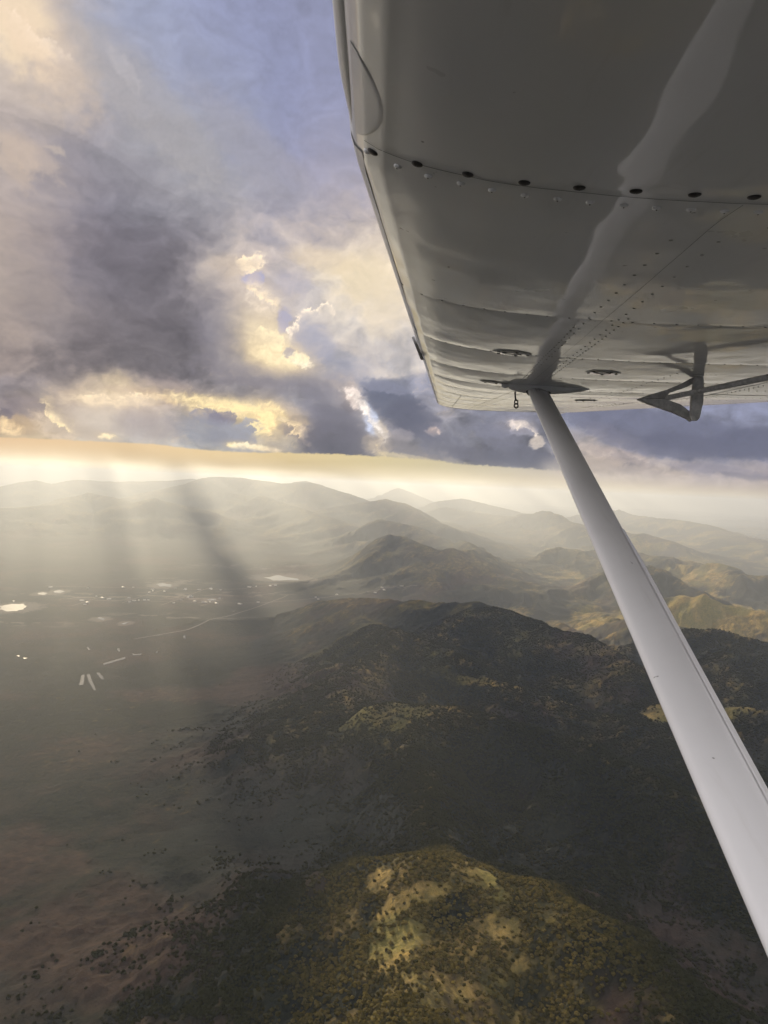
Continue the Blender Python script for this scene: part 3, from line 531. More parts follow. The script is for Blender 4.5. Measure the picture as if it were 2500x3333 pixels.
def grass_mask(x, y, z, h, crest):
    """open golden grass (1) against scrub forest (0)"""
    n1 = fbm(x / 620, y / 620, 5, 441, .55); n2 = fbm(x / 150, y / 150, 5, 443, .6); n3 = fbm(x / 40, y / 40, 4, 447, .6)
    g = sstep(.10, .34, .55 * n1 + .45 * n2 + .22 * n3 + .10)
    def spot(cx, cy, rx, ry, an=0, a=1.0):
        c, s = math.cos(math.radians(an)), math.sin(math.radians(an))
        u = ((x - cx) * c + (y - cy) * s) / rx; v = (-(x - cx) * s + (y - cy) * c) / ry
        return a * sstep(1.35, .55, np.hypot(u, v) + .55 * n2 + .35 * n3)
    g = g * .16 * sstep(-.5, .2, n2)
    for s_ in GRASS_SPOTS: g = np.maximum(g, spot(*s_))
    for s_ in WOOD_SPOTS: g = g * (1 - spot(*s_))
    right = sstep(-50, 350, x - .10 * y) * sstep(3800, 4500, y) * sstep(140, 40, h)
    right = np.maximum(right, sstep(700, 1700, x - .12 * y) * sstep(3300, 4300, y))
    g = np.maximum(g, right * sstep(-.05, .35, n1 + .5 * n2 + .08) * .72)
    gl = ridge_field.gully if ridge_field.gully.shape == x.shape else 0 * x
    g = np.maximum(g, .40 * sstep(.42, .75, gl + .25 * n2) * sstep(40, 150, h) * sstep(1500, 2300, np.hypot(x, y)))
    crestg = sstep(.80, .97, crest) * sstep(60, 200, h) * sstep(-.3, .2, n2)
    g = np.maximum(g, .42 * crestg)
    return np.clip(g, 0, 1)

def scrub_mask(x, y):
    n1 = fbm(x / 700 + 5, y / 700, 5, 461, .55); n2 = fbm(x / 170, y / 170, 5, 463, .6)
    g = .70 * sstep(-.18, .28, n1 + .35 * n2)
    for cx, cy, rx, ry, an, a in SCRUB_SPOTS:
        c, s = math.cos(math.radians(an)), math.sin(math.radians(an))
        u = ((x - cx) * c + (y - cy) * s) / rx; v = (-(x - cx) * s + (y - cy) * c) / ry
        g = np.maximum(g, a * sstep(1.4, .5, np.hypot(u, v) + .8 * n1 + .5 * n2))
    return np.clip(g, 0, 1)

def soil_mask(x, y):
    m = np.zeros_like(x); n2 = fbm(x / 160, y / 90, 4, 471); n3 = fbm(x / 45, y / 45, 3, 473)
    for cx, cy, rx, ry, an in SOIL_SPOTS:
        m = np.maximum(m, sstep(1.5, .3, np.hypot((x - cx) / rx, (y - cy) / ry)) * sstep(.04, .30, n2 + .35 * n3))
    for k, (cx, cy) in enumerate(PC[:8]):
        rad = np.abs(np.array(PONDS[k], float) - (cx, cy)).max(0) * 1.15 + 18
        m = np.maximum(m, .8 * sstep(1.35, .9, np.hypot((x - cx) / rad[0], (y - cy) / rad[1]) + .5 * n3))
    return m

TA = grid_axis([(-180, -60, 6), (-60, -36, 1.5), (-36, 36, .075), (36, 60, 1.5), (60, 180, 6)])
TR = np.concatenate([np.array([2., 60, 150, 260, 380, 480, 560, 620, 680, 740, 790]), np.exp(np.linspace(math.log(830), math.log(3600), 640)),
                     np.exp(np.linspace(math.log(3610), math.log(9500), 260))[0:], np.exp(np.linspace(math.log(9560), math.log(GROUND_R), 300))])
Tt, Rr = np.meshgrid(np.radians(TA), TR)
tx = Rr * np.sin(Tt); ty = Rr * np.cos(Tt)
tz, th, tc = height(tx, ty)
tz[:8] = np.minimum(tz[:8], -800)
tg = grass_mask(tx, ty, tz, th, tc)
ts_ = scrub_mask(tx, ty)
tsoil = soil_mask(tx, ty)
nr, nc = tx.shape
i_ = np.arange(nr * nc).reshape(nr, nc)
F_ = np.stack([i_[:-1, :-1], i_[1:, :-1], i_[1:, 1:], i_[:-1, 1:]], -1).reshape(-1, 4)
hq = th.reshape(-1)[F_].mean(1)
is_hill = hq > 70

m, n, l, out = new_mat("ground_cover")
geo = n.new("ShaderNodeNewGeometry")
co = geo.outputs["Position"]
mp = n.new("ShaderNodeMapping"); mp.inputs["Scale"].default_value = (1, 1, .35); l.new(co, mp.inputs[0]); co = mp.outputs[0]
ga = n.new("ShaderNodeAttribute"); ga.attribute_name = "grass"
big = noise(n, l, co, .0011, 5, .6, .4); mid = noise(n, l, co, .0065, 6, .62, .5); sm = noise(n, l, co, .035, 6, .65, .3); tree = noise(n, l, co, .13, 4, .6)
vor = n.new("ShaderNodeTexVoronoi"); vor.inputs["Scale"].default_value = .11; l.new(co, vor.inputs["Vector"])
gs = n.new("ShaderNodeAttribute"); gs.attribute_name = "scrub"
forest = mixc(n, l, ramp(n, l, mid, .35, .68), (.005, .008, .007), (.013, .016, .010))
forest = mixc(n, l, ramp(n, l, tree, .38, .72), forest, (.028, .028, .014))
scrub = mixc(n, l, ramp(n, l, sm, .3, .7), (.022, .015, .011), (.062, .040, .027))
scrub = mixc(n, l, ramp(n, l, big, .40, .62), scrub, (.028, .030, .022))
dry = mixc(n, l, ramp(n, l, sm, .36, .66), (.13, .095, .032), (.33, .225, .072))
dry = mixc(n, l, ramp(n, l, tree, .50, .72), dry, (.045, .045, .018))
dry = mixc(n, l, ramp(n, l, mid, .42, .60), dry, mixc(n, l, ramp(n, l, tree, .3, .7), (.080, .075, .022), (.18, .145, .044)))
open_ = mth(n, l, 'ADD', ga.outputs["Fac"], mth(n, l, 'MULTIPLY', mth(n, l, 'SUBTRACT', sm, .5), 1.1))
sc_ = mth(n, l, 'ADD', gs.outputs["Fac"], mth(n, l, 'MULTIPLY', mth(n, l, 'SUBTRACT', mid, .5), 1.2))
c1 = mixc(n, l, ramp(n, l, sc_, .15, .75), forest, scrub)
c2 = mixc(n, l, ramp(n, l, open_, .12, .88), c1, dry)
so_ = n.new("ShaderNodeAttribute"); so_.attribute_name = "soil"
c2 = mixc(n, l, mth(n, l, 'MULTIPLY', so_.outputs['Fac'], .6), c2, (.22, .19, .16))
bs_ = n.new("ShaderNodeBsdfPrincipled"); l.new(c2, bs_.inputs["Base Color"]); bs_.inputs["Roughness"].default_value = .95
bs_.inputs["Specular IOR Level"].default_value = .12
bump = n.new("ShaderNodeBump"); bump.inputs["Distance"].default_value = 6.0; bump.inputs["Strength"].default_value = .75
hh = mth(n, l, 'ADD', mth(n, l, 'MULTIPLY', tree, .55), mth(n, l, 'MULTIPLY', sm, 1.3))
l.new(hh, bump.inputs["Height"]); l.new(bump.outputs[0], bs_.inputs["Normal"])
l.new(bs_.outputs[0], out.inputs[0])
MAT_GROUND = m

tv = np.stack([tx, ty, tz], -1).reshape(-1, 3); tgf = tg.reshape(-1); tsf = ts_.reshape(-1); tbf = tsoil.reshape(-1)
def sub_mesh(name, mask, label, cat):
    F = F_[mask]; used = np.unique(F); remap = np.zeros(len(tv), np.int64); remap[used] = np.arange(len(used))
    me = mesh_np(name, tv[used], remap[F], True, [MAT_GROUND])
    a = me.attributes.new("grass", 'FLOAT', 'POINT'); a.data.foreach_set("value", tgf[used].astype(np.float32))
    a = me.attributes.new("scrub", 'FLOAT', 'POINT'); a.data.foreach_set("value", tsf[used].astype(np.float32))
    a = me.attributes.new("soil", 'FLOAT', 'POINT'); a.data.foreach_set("value", tbf[used].astype(np.float32))
    return tag(link(bpy.data.objects.new(name, me)), label, cat, kind="structure")
sub_mesh("ground", ~is_hill, "dark wooded plain and grassy valley floors reaching to the hazy horizon", "ground")
sub_mesh("hills", is_hill, "rounded forested hills and long ridges with golden grass on their crests", "hills")

# ponds
m, n, l, out = new_mat("pond_water")
pb = n.new("ShaderNodeBsdfPrincipled"); pb.inputs["Base Color"].default_value = (.11, .10, .085, 1)
pb.inputs["Roughness"].default_value = .10; pb.inputs["IOR"].default_value = 1.33
pn = n.new("ShaderNodeNewGeometry"); bp = n.new("ShaderNodeBump"); bp.inputs["Strength"].default_value = .2; bp.inputs["Distance"].default_value = .3
l.new(noise(n, l, pn.outputs["Position"], .2, 3), bp.inputs["Height"]); l.new(bp.outputs[0], pb.inputs["Normal"])
l.new(pb.outputs[0], out.inputs[0]); MAT_POND = m
for k, poly in enumerate(PONDS):
    P = np.array(poly, float); cen = P.mean(0); n_ = len(P)
    straight = 8 <= k <= 11
    pts = []
    for j in range(n_):
        a, b = P[j], P[(j + 1) % n_]
        q = 3 if straight else 7
        for t in range(q):
            s_ = t / q; p = a * (1 - s_) + b * s_
            if not straight:
                d = np.linalg.norm(p - cen); p = cen + (p - cen) * (1 + .16 * float(fbm(np.array([p[0] / 25.]), np.array([p[1] / 60.]), 3, 500 + k)[0]) - .07 * math.sin(math.pi * s_))
            pts.append(p)
    pts = np.array(pts)
    v3 = np.concatenate([pts, np.full((len(pts), 1), -898.6)], 1)
    v3 = np.concatenate([v3, [[cen[0], cen[1], -898.6]]]); c_ = len(pts)
    F = np.array([[j, (j + 1) % c_, c_] for j in range(c_)])
    me = mesh_np("pond", v3, F, False, [MAT_POND])
    o = link(bpy.data.objects.new("pond", me)); o["kind"] = "structure"; o["category"] = "pond"; o["label"] = POND_LABELS[k]

# tracks of the far village
m, n, l, out = new_mat("pale_dirt_road")
rb = n.new("ShaderNodeBsdfPrincipled"); rg = n.new("ShaderNodeNewGeometry")
l.new(mixc(n, l, noise(n, l, rg.outputs["Position"], .02, 4), (.06, .052, .045), (.14, .12, .10)), rb.inputs["Base Color"]); rb.inputs["Roughness"].default_value = .9
l.new(rb.outputs[0], out.inputs[0])
for q, pts in enumerate(ROADS):
    P = []
    for a, b in zip(pts[:-1], pts[1:]):
        for t in np.linspace(0, 1, 40)[:-1]: P.append((a[0] + (b[0] - a[0]) * t, a[1] + (b[1] - a[1]) * t))
    P = np.array(P); d = np.gradient(P, axis=0); d /= np.linalg.norm(d, axis=1, keepdims=True); nn_ = np.stack([-d[:, 1], d[:, 0]], 1)
    w_r = 4.5 if len(pts) < 4 else 6.5
    a = P + nn_ * w_r; b = P - nn_ * w_r
    za = height(a[:, 0], a[:, 1])[0]; zb_r = height(b[:, 0], b[:, 1])[0]
    vs = np.concatenate([np.concatenate([a, za[:, None] + 1.6], 1), np.concatenate([b, zb_r[:, None] + 1.6], 1)])
    k_ = len(P); fs = [(i, i + 1, k_ + i + 1, k_ + i) for i in range(k_ - 1)]
    ro = link(bpy.data.objects.new("road", mesh_np("road", vs, fs, False, [m]))); ro["kind"] = "structure"

# houses of the village, a few metres each
def house_mesh():
    bw, bl, bh, rh = 5.5, 8.0, 3.2, 2.4
    v = [(-bw, -bl, 0), (bw, -bl, 0), (bw, bl, 0), (-bw, bl, 0), (-bw, -bl, bh), (bw, -bl, bh), (bw, bl, bh), (-bw, bl, bh), (0, -bl, bh + rh), (0, bl, bh + rh)]
    f = [(0, 1, 5, 4), (1, 2, 6, 5), (2, 3, 7, 6), (3, 0, 4, 7), (4, 5, 8), (6, 7, 9), (5, 6, 9, 8), (7, 4, 8, 9)]
    me = bpy.data.meshes.new("house"); me.from_pydata(v, [], f)
    m, n, l, out = new_mat("whitewashed_wall"); b = n.new("ShaderNodeBsdfPrincipled"); g = n.new("ShaderNodeNewGeometry")
    l.new(mixc(n, l, noise(n, l, g.outputs["Position"], .3, 3), (.36, .34, .31), (.55, .52, .48)), b.inputs["Base Color"]); l.new(b.outputs[0], out.inputs[0])
    m2, n, l, out = new_mat("pale_tin_roof"); b = n.new("ShaderNodeBsdfPrincipled"); g = n.new("ShaderNodeNewGeometry")
    l.new(mixc(n, l, noise(n, l, g.outputs["Position"], .2, 3), (.22, .20, .18), (.42, .38, .34)), b.inputs["Base Color"]); b.inputs["Roughness"].default_value = .6; l.new(b.outputs[0], out.inputs[0])
    me.materials.append(m); me.materials.append(m2)
    for p in me.polygons: p.material_index = 1 if p.index >= 6 else 0
    return me
HOUSE = house_mesh(); rsh = np.random.RandomState(31)
for rd in (ROADS[0], ROADS[1], ROADS[2], ROADS[3], ROADS[4], ROADS[5]):
    for a, b in zip(rd[:-1], rd[1:]):
        for q in range(4):
            t = rsh.rand(); side = rsh.choice([-1, 1]) * rsh.uniform(22, 60)
            dx, dy = b[0] - a[0], b[1] - a[1]; L = math.hypot(dx, dy)
            hx, hy = a[0] + dx * t - dy / L * side, a[1] + dy * t + dx / L * side
            hz_ = float(height(np.array([hx]), np.array([hy]))[0][0])
            o = link(bpy.data.objects.new("house", HOUSE)); o.location = (hx, hy, hz_); o.rotation_euler = (0, 0, rsh.rand() * 3.14); sc_h = rsh.uniform(.9, 1.9); o.scale = (sc_h, sc_h, 1.2)
            tag(o, "tiny pale house beside a track in the village on the hazy plain", "house", "houses of the far village")

# forest: masses of crowns on the nearer slopes
def crown_mesh(name, seed, squash):
    import bmesh
    rs = np.random.RandomState(seed)
    bm = bmesh.new()
    for k in range(7):
        a = k * 2.4 + rs.rand(); rr = .55 * math.sqrt(k / 7.0)
        r = .36 + .20 * rs.rand()
        res = bmesh.ops.create_icosphere(bm, subdivisions=1, radius=r)
        off = mathutils.Vector((rr * math.cos(a), rr * math.sin(a), .62 + .32 * rs.rand() - .25 * rr))
        for v in res['verts']:
            v.co = mathutils.Vector((v.co.x, v.co.y, v.co.z * squash)) * (1 + .35 * (rs.rand() - .5)) + off
    bmesh.ops.create_cone(bm, segments=5, radius1=.07, radius2=.04, depth=.75, matrix=mathutils.Matrix.Translation((0, 0, .32)))
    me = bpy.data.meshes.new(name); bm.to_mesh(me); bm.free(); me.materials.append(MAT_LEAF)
    return me
m, n, l, out = new_mat("leaves")
oi = n.new("ShaderNodeObjectInfo"); g_ = n.new("ShaderNodeNewGeometry")
lf = mixc(n, l, oi.outputs["Random"], (.009, .014, .006), (.040, .042, .016))
lf = mixc(n, l, ramp(n, l, noise(n, l, g_.outputs["Position"], .9, 3), .35, .7), lf, (.050, .048, .018))
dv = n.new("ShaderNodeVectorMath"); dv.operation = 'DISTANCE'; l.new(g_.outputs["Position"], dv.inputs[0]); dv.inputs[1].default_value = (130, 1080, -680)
lit_zone = ramp(n, l, mth(n, l, 'ADD', dv.outputs["Value"], mth(n, l, 'MULTIPLY', noise(n, l, g_.outputs["Position"], .012, 3), 160)), 420, 250)
lf = mixc(n, l, lit_zone, lf, mixc(n, l, oi.outputs["Random"], (.050, .046, .015), (.20, .155, .048)))      # lighter olive leaves on the hilltop, sunlight put into their colour
df = n.new("ShaderNodeBsdfDiffuse"); l.new(lf, df.inputs[0])
ts = n.new("ShaderNodeBsdfTranslucent"); l.new(mixc(n, l, .4, lf, (.20, .165, .045)), ts.inputs[0])
mx = n.new("ShaderNodeMixShader"); mx.inputs[0].default_value = .5
l.new(df.outputs[0], mx.inputs[1]); l.new(ts.outputs[0], mx.inputs[2]); l.new(mx.outputs[0], out.inputs[0])
MAT_LEAF = m
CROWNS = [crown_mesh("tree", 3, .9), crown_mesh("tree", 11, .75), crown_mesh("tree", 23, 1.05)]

rs = np.random.RandomState(5)
N = 560000
# even per unit of ground: sample the wedge in front
r2 = np.sqrt(rs.rand(N) * (3300 ** 2 - 880 ** 2) + 880 ** 2); aa = np.radians(rs.uniform(-33, 31, N))
px_, py_ = r2 * np.sin(aa), r2 * np.cos(aa)
hz, hh_, cc_ = height(px_, py_, True)
gg = grass_mask(px_, py_, hz, hh_, cc_)
ss_ = scrub_mask(px_, py_)
clump = fbm(px_ / 75, py_ / 75, 4, 611)
dens = (1 - .90 * sstep(.4, .8, gg)) * (.30 + .70 * sstep(-.22, .12, clump)) * (1 - .75 * sstep(.3, .8, ss_))
line_ = sstep(.05, .02, np.abs(fbm(px_ / 520, py_ / 520, 3, 621))) + sstep(.28, .40, fbm(px_ / 210, py_ / 210, 4, 623))
hw_ = hh_ + 90 * clump
dens *= sstep(45, 165, hw_)
dens *= np.clip(1.25 - r2 / 3800.0, .25, 1)
dens *= 1 - .25 * sstep(330, 200, np.hypot(px_ - 130, py_ - 1080))
keep = rs.rand(N) < dens
P3 = np.stack([px_, py_, hz - .6], -1)[keep]; rr_ = r2[keep]
order = np.argsort(rr_); P3 = P3[order]; rr_ = rr_[order]
TREE_N = 300
near_i = []
for i in range(len(P3)):
    x, y, z = P3[i]
    dcam = ROT.T @ P3[i]
    ix = dcam[0] / -dcam[2] / (13.5 / 26.0); iy = dcam[1] / -dcam[2] / (18.0 / 26.0)
    if abs(ix) < 1.0 and abs(iy) < 1.0: near_i.append(i)
    if len(near_i) >= TREE_N: break
near_set = set(near_i)
for q, i in enumerate(near_i):
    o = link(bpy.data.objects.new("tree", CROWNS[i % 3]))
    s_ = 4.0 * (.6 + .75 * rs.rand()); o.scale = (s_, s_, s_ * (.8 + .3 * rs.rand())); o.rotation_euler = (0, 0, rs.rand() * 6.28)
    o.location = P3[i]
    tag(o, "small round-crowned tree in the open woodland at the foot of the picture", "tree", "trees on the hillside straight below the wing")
rest = np.array([i for i in range(len(P3)) if i not in near_set])
pm_ = bpy.data.meshes.new("forest"); pm_.vertices.add(len(rest)); pm_.vertices.foreach_set("co", P3[rest].astype(np.float32).ravel()); pm_.update()
forest_o = link(bpy.data.objects.new("forest", pm_))
tag(forest_o, "dense scrub forest covering the near hillsides", "forest", kind="stuff")
ng = bpy.data.node_groups.new("scatter_crowns", 'GeometryNodeTree')
ng.interface.new_socket("Geometry", in_out='INPUT', socket_type='NodeSocketGeometry')
ng.interface.new_socket("Geometry", in_out='OUTPUT', socket_type='NodeSocketGeometry')
gi = ng.nodes.new("NodeGroupInput"); go = ng.nodes.new("NodeGroupOutput")
hold = bpy.data.collections.new("tree_kinds")
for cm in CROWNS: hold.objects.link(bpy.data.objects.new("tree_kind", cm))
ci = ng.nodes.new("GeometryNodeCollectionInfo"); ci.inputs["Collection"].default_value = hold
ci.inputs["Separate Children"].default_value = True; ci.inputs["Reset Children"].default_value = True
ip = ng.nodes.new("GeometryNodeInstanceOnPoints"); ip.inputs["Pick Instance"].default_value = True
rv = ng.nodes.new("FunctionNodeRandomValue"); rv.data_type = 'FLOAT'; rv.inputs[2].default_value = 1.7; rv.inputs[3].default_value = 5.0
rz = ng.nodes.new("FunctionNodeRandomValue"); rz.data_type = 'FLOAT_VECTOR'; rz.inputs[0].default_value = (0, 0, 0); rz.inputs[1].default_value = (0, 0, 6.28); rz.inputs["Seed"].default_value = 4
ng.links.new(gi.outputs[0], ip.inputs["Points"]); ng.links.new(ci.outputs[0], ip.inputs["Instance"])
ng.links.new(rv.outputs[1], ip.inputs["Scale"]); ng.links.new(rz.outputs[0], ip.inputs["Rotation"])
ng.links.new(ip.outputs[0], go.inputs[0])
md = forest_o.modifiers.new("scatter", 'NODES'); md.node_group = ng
print("trees", len(P3))

# the air
m, n, l, out = new_mat("hazy_air")
pv = n.new("ShaderNodeVolumePrincipled")
pv.inputs["Color"].default_value = (.83, .90, 1.0, 1)
pv.inputs["Density"].default_value = HAZE_DENSITY
pv.inputs["Anisotropy"].default_value = .52
l.new(pv.outputs[0], out.inputs["Volume"])
H = 51000.0; zb, zt = -960.0, max(150.0, float(tz.max()) + 12.0)
hv = [(x, y, z) for z in (zb, zt) for x, y in ((-H, -H), (H, -H), (H, H), (-H, H))]
hf = [(3, 2, 1, 0), (4, 5, 6, 7), (0, 1, 5, 4), (1, 2, 6, 5), (2, 3, 7, 6), (3, 0, 4, 7)]
haze = link(bpy.data.objects.new("haze", mesh_np("haze", hv, hf, False, [m])))
tag(haze, "pale golden haze filling the air over the hills", "haze", kind="stuff")

# ---------------------------------------------------------------- the aeroplane
# built in its own metric frame: x aft, y down, z outboard along the right wing, measured from the eye
K = 0.85
def to_world(p):
    p = np.asarray(p, float).reshape(-1, 3) * K
    return np.stack([p[:, 0], -p[:, 1], -p[:, 2]], -1) @ ROT.T
plane = link(bpy.data.objects.new("light_aircraft", None))
BASE_P = to_world((.7, -.5, 2.0))[0]
plane.location = BASE_P; plane.empty_display_size = .3
tag(plane, "white high-wing light aircraft, its right wing and strut seen from the cabin", "aircraft")
def part(name, me, parent=None, label=None):
    o = link(bpy.data.objects.new(name, me))
    o.parent = plane if parent is None else parent
    if label: o["label"] = label
    return o
def pmesh(name, verts, faces, mats, smooth=True, idx=None):
    v = to_world(verts) - BASE_P
    if isinstance(faces, np.ndarray) or len({len(f) for f in faces}) == 1:
        return mesh_np(name, v, np.asarray(faces), smooth, mats, idx)
    me = bpy.data.meshes.new(name); me.from_pydata([tuple(q) for q in v], [], [tuple(f) for f in faces])
    for p in me.polygons: p.use_smooth = smooth
    for k_ in mats: me.materials.append(k_)
    if idx is not None:
        for p, q in zip(me.polygons, idx): p.material_index = int(q)
    return me

def paint(name, base, rough, coat=.6, speck=True, coat_rough=.055):
    m, n, l, out = new_mat(name)
    tc_ = n.new("ShaderNodeTexCoord"); co = tc_.outputs["Object"]
    b = n.new("ShaderNodeBsdfPrincipled")
    grime = noise(n, l, co, 2.2, 6, .6, .3)
    col = mixc(n, l, ramp(n, l, grime, .35, .75, 0, .5), base, tuple(v * .84 for v in base))
    if speck:
        sp = noise(n, l, co, 46, 2, .5)
        col = mixc(n, l, ramp(n, l, sp, .745, .79, 0, .8), col, (.16, .14, .12))
    stx = n.new("ShaderNodeMapping"); stx.inputs["Scale"].default_value = (30, 3, 3); l.new(co, stx.inputs[0])
    col = mixc(n, l, ramp(n, l, noise(n, l, stx.outputs[0], 1.0, 5, .65), .55, .85, 0, .30), col, (.52, .48, .42))
    l.new(col, b.inputs["Base Color"])
    b.inputs["Coat Weight"].default_value = coat; b.inputs["Coat Roughness"].default_value = coat_rough; b.inputs["Coat IOR"].default_value = 1.7
    l.new(ramp(n, l, noise(n, l, co, 6, 4), .3, .7, rough * .85, rough * 1.2), b.inputs["Roughness"])
    bp = n.new("ShaderNodeBump"); bp.inputs["Strength"].default_value = .35; bp.inputs["Distance"].default_value = .004
    l.new(noise(n, l, co, 5.0, 2, .4), bp.inputs["Height"])
    b2 = n.new("ShaderNodeBump"); b2.inputs["Strength"].default_value = .10; b2.inputs["Distance"].default_value = .0004
    l.new(noise(n, l, co, 260, 2, .5), b2.inputs["Height"]); l.new(bp.outputs[0], b2.inputs["Normal"])
    l.new(b2.outputs[0], b.inputs["Normal"]); l.new(bp.outputs[0], b.inputs["Coat Normal"])
    l.new(b.outputs[0], out.inputs[0])
    return m
def plain_mat(name, col, rough=.5, metal=0.0):
    m, n, l, out = new_mat(name)
    b = n.new("ShaderNodeBsdfPrincipled"); tc_ = n.new("ShaderNodeTexCoord")
    l.new(mixc(n, l, ramp(n, l, noise(n, l, tc_.outputs["Object"], 60, 4), .3, .7), col, tuple(v * .7 for v in col)), b.inputs["Base Color"])
    b.inputs["Roughness"].default_value = rough; b.inputs["Metallic"].default_value = metal
    l.new(b.outputs[0], out.inputs[0]); return m
M_SKIN = paint("white_wing_paint", (.90, .89, .875), .32, .75)
M_STRUT = paint("white_strut_paint", (.90, .88, .87), .42, .25)
M_GREY = plain_mat("grey_painted_metal", (.78, .75, .71), .5)
M_RIVET = plain_mat("rivet_heads", (.55, .53, .50), .35)
M_SEAL = plain_mat("dark_sealant", (.05, .045, .04), .7)
M_SCREW = plain_mat("dirty_screw", (.085, .08, .08), .45, .6)
M_STEEL = plain_mat("worn_steel", (.20, .19, .18), .4, .7)

TC = [0, .004, .0125, .025, .05, .1, .15, .2, .3, .4, .5, .6, .7, .8, .9, 1]
TL = [0, .0095, .0165, .0227, .0301, .0375, .041, .0423, .0412, .038, .0334, .0276, .0214, .015, .0082, .0013]
TU = [0, .0125, .0215, .0299, .0413, .0563, .0661, .0726, .0788, .078, .0724, .0636, .0518, .0375, .0208, .0013]
CH = np.array([1, .10, -.085]); DN = np.array([-.108, 1, .094]); SP = np.array([.0929, -.0839, 1.0])
RIBS = [.30, .94, 1.79, 2.49, 3.13, 3.71, 4.17, 4.72, 5.25, 5.8, 6.3, 6.62]
def lead(z):
    z = np.asarray(z, float)
    return np.stack([np.where(z > 1.03, -.046 + .0929 * (z - 1.03), -.046 + .01 * (1.03 - z)), -.4345 - .0839 * z, z], -1)
def chord(z): return np.where(np.asarray(z) < 3.9, 1.92, 1.92 + (np.asarray(z) - 3.9) / 2.9 * (1.08 - 1.92))
def soft_interp(c, ys):
    from_ = np.interp(c, TC, ys); s = from_
    for d in (.004, .008, .012):
        s = s + np.interp(np.clip(c - d, 0, 1), TC, ys) + np.interp(np.clip(c + d, 0, 1), TC, ys)
    s = s / 7
    return np.where(c < .03, from_, s)
def pillow(z, c):
    """skin between ribs and spars bows out a couple of millimetres, with an oil-can here and there"""
    r = np.array(RIBS); k = np.clip(np.searchsorted(r, z) - 1, 0, len(r) - 2)
    t = (z - r[k]) / (r[k + 1] - r[k])
    amp = np.array([.0030, .0034, .0042, .0032, .0024, .0018, .0014, .0010, .0008, .0008, .0005])[np.clip(k, 0, 10)]
    cc = np.where(c < .27, c / .27, np.where(c < .70, (c - .27) / .43, (c - .70) / .30))
    wv = np.sin(math.pi * np.clip(t, 0, 1)) * np.sqrt(np.clip(np.sin(math.pi * np.clip(cc, 0, 1)), 0, 1))
    can = .0016 * fbm(z * 2.6, c * 9, 3, 701) + .0006 * fbm(z * 9, c * 30, 2, 703)
    rib = -.00035 * np.exp(-(np.minimum(t, 1 - t) * (r[k + 1] - r[k]) / .018) ** 2)
    return amp * wv + can * sstep(0, .04, c) + rib * sstep(.01, .05, c)
def wing_pt(z, c, lower=True, off=0.0, bow=True):
    z, c = np.broadcast_arrays(np.asarray(z, float), np.asarray(c, float))
    ch = chord(z)
    t = soft_interp(c, TL) if lower else -soft_interp(c, TU)
    d = ch * t + off
    if bow and lower: d = d + pillow(z, c)
    droop = .10 * np.clip((z - 4.72) / 2.1, 0, 1) ** 1.3 * 0
    return lead(z) + (ch * c)[..., None] * CH + (d + droop)[..., None] * DN
def frame_at(z, c):
    p = wing_pt(z, c); a = wing_pt(z + .01, c) - p; b = wing_pt(z, c + .004) - p
    a = a / np.linalg.norm(a); b = b / np.linalg.norm(b)
    nrm = np.cross(a, b); nrm = nrm / np.linalg.norm(nrm)
    if nrm @ DN < 0: nrm = -nrm
    return p, b, a, nrm

def grid_faces(nr, nc, flip=False):
    i = np.arange(nr * nc).reshape(nr, nc)
    f = np.stack([i[:-1, :-1], i[:-1, 1:], i[1:, 1:], i[1:, :-1]], -1).reshape(-1, 4)
    return f[:, ::-1] if flip else f

class Bag:
    def __init__(s): s.v = []; s.f = []; s.m = []; s.n = 0
    def add(s, v, f, mi=0):
        s.v.append(np.asarray(v, float)); s.f += [tuple(int(q) + s.n for q in r) for r in f]; s.m += [mi] * len(f); s.n += len(v)
    def mesh(s, name, mats, smooth=True): return pmesh(name, np.concatenate(s.v), s.f, mats, smooth, s.m)

def dome(bag, z, c, r, h, seg=8, mi=2, ring=0):
    p, b, a, n_ = frame_at(z, c)
    prof = [(1, -.0006 / r), (.92, .45 * h / r), (.6, .85 * h / r)]
    vs = []
    for rr, hh in prof:
        for k in range(seg):
            t = 2 * math.pi * k / seg
            vs.append(p + r * rr * (math.cos(t) * a + math.sin(t) * b) + n_ * hh * r)
    vs.append(p + n_ * h)
    f = []
    for q in range(2):
        for k in range(seg):
            f.append((q * seg + k, q * seg + (k + 1) % seg, (q + 1) * seg + (k + 1) % seg, (q + 1) * seg + k))
    f += [(2 * seg + k, 2 * seg + (k + 1) % seg, 3 * seg) for k in range(seg)]
    bag.add(vs, f, mi)

def ribbon(bag, zs, cs, w, lift, mi):
    pts = [frame_at(z, c) for z, c in zip(zs, cs)]
    vs = []
    for k, (p, b, a, n_) in enumerate(pts):
        t = pts[min(k + 1, len(pts) - 1)][0] - pts[max(k - 1, 0)][0]; t = t / np.linalg.norm(t)
        s = np.cross(t, n_)
        vs += [p + s * w / 2 + n_ * lift, p - s * w / 2 + n_ * lift]
    bag.add(vs, [(2 * k, 2 * k + 1, 2 * k + 3, 2 * k + 2) for k in range(len(pts) - 1)], mi)

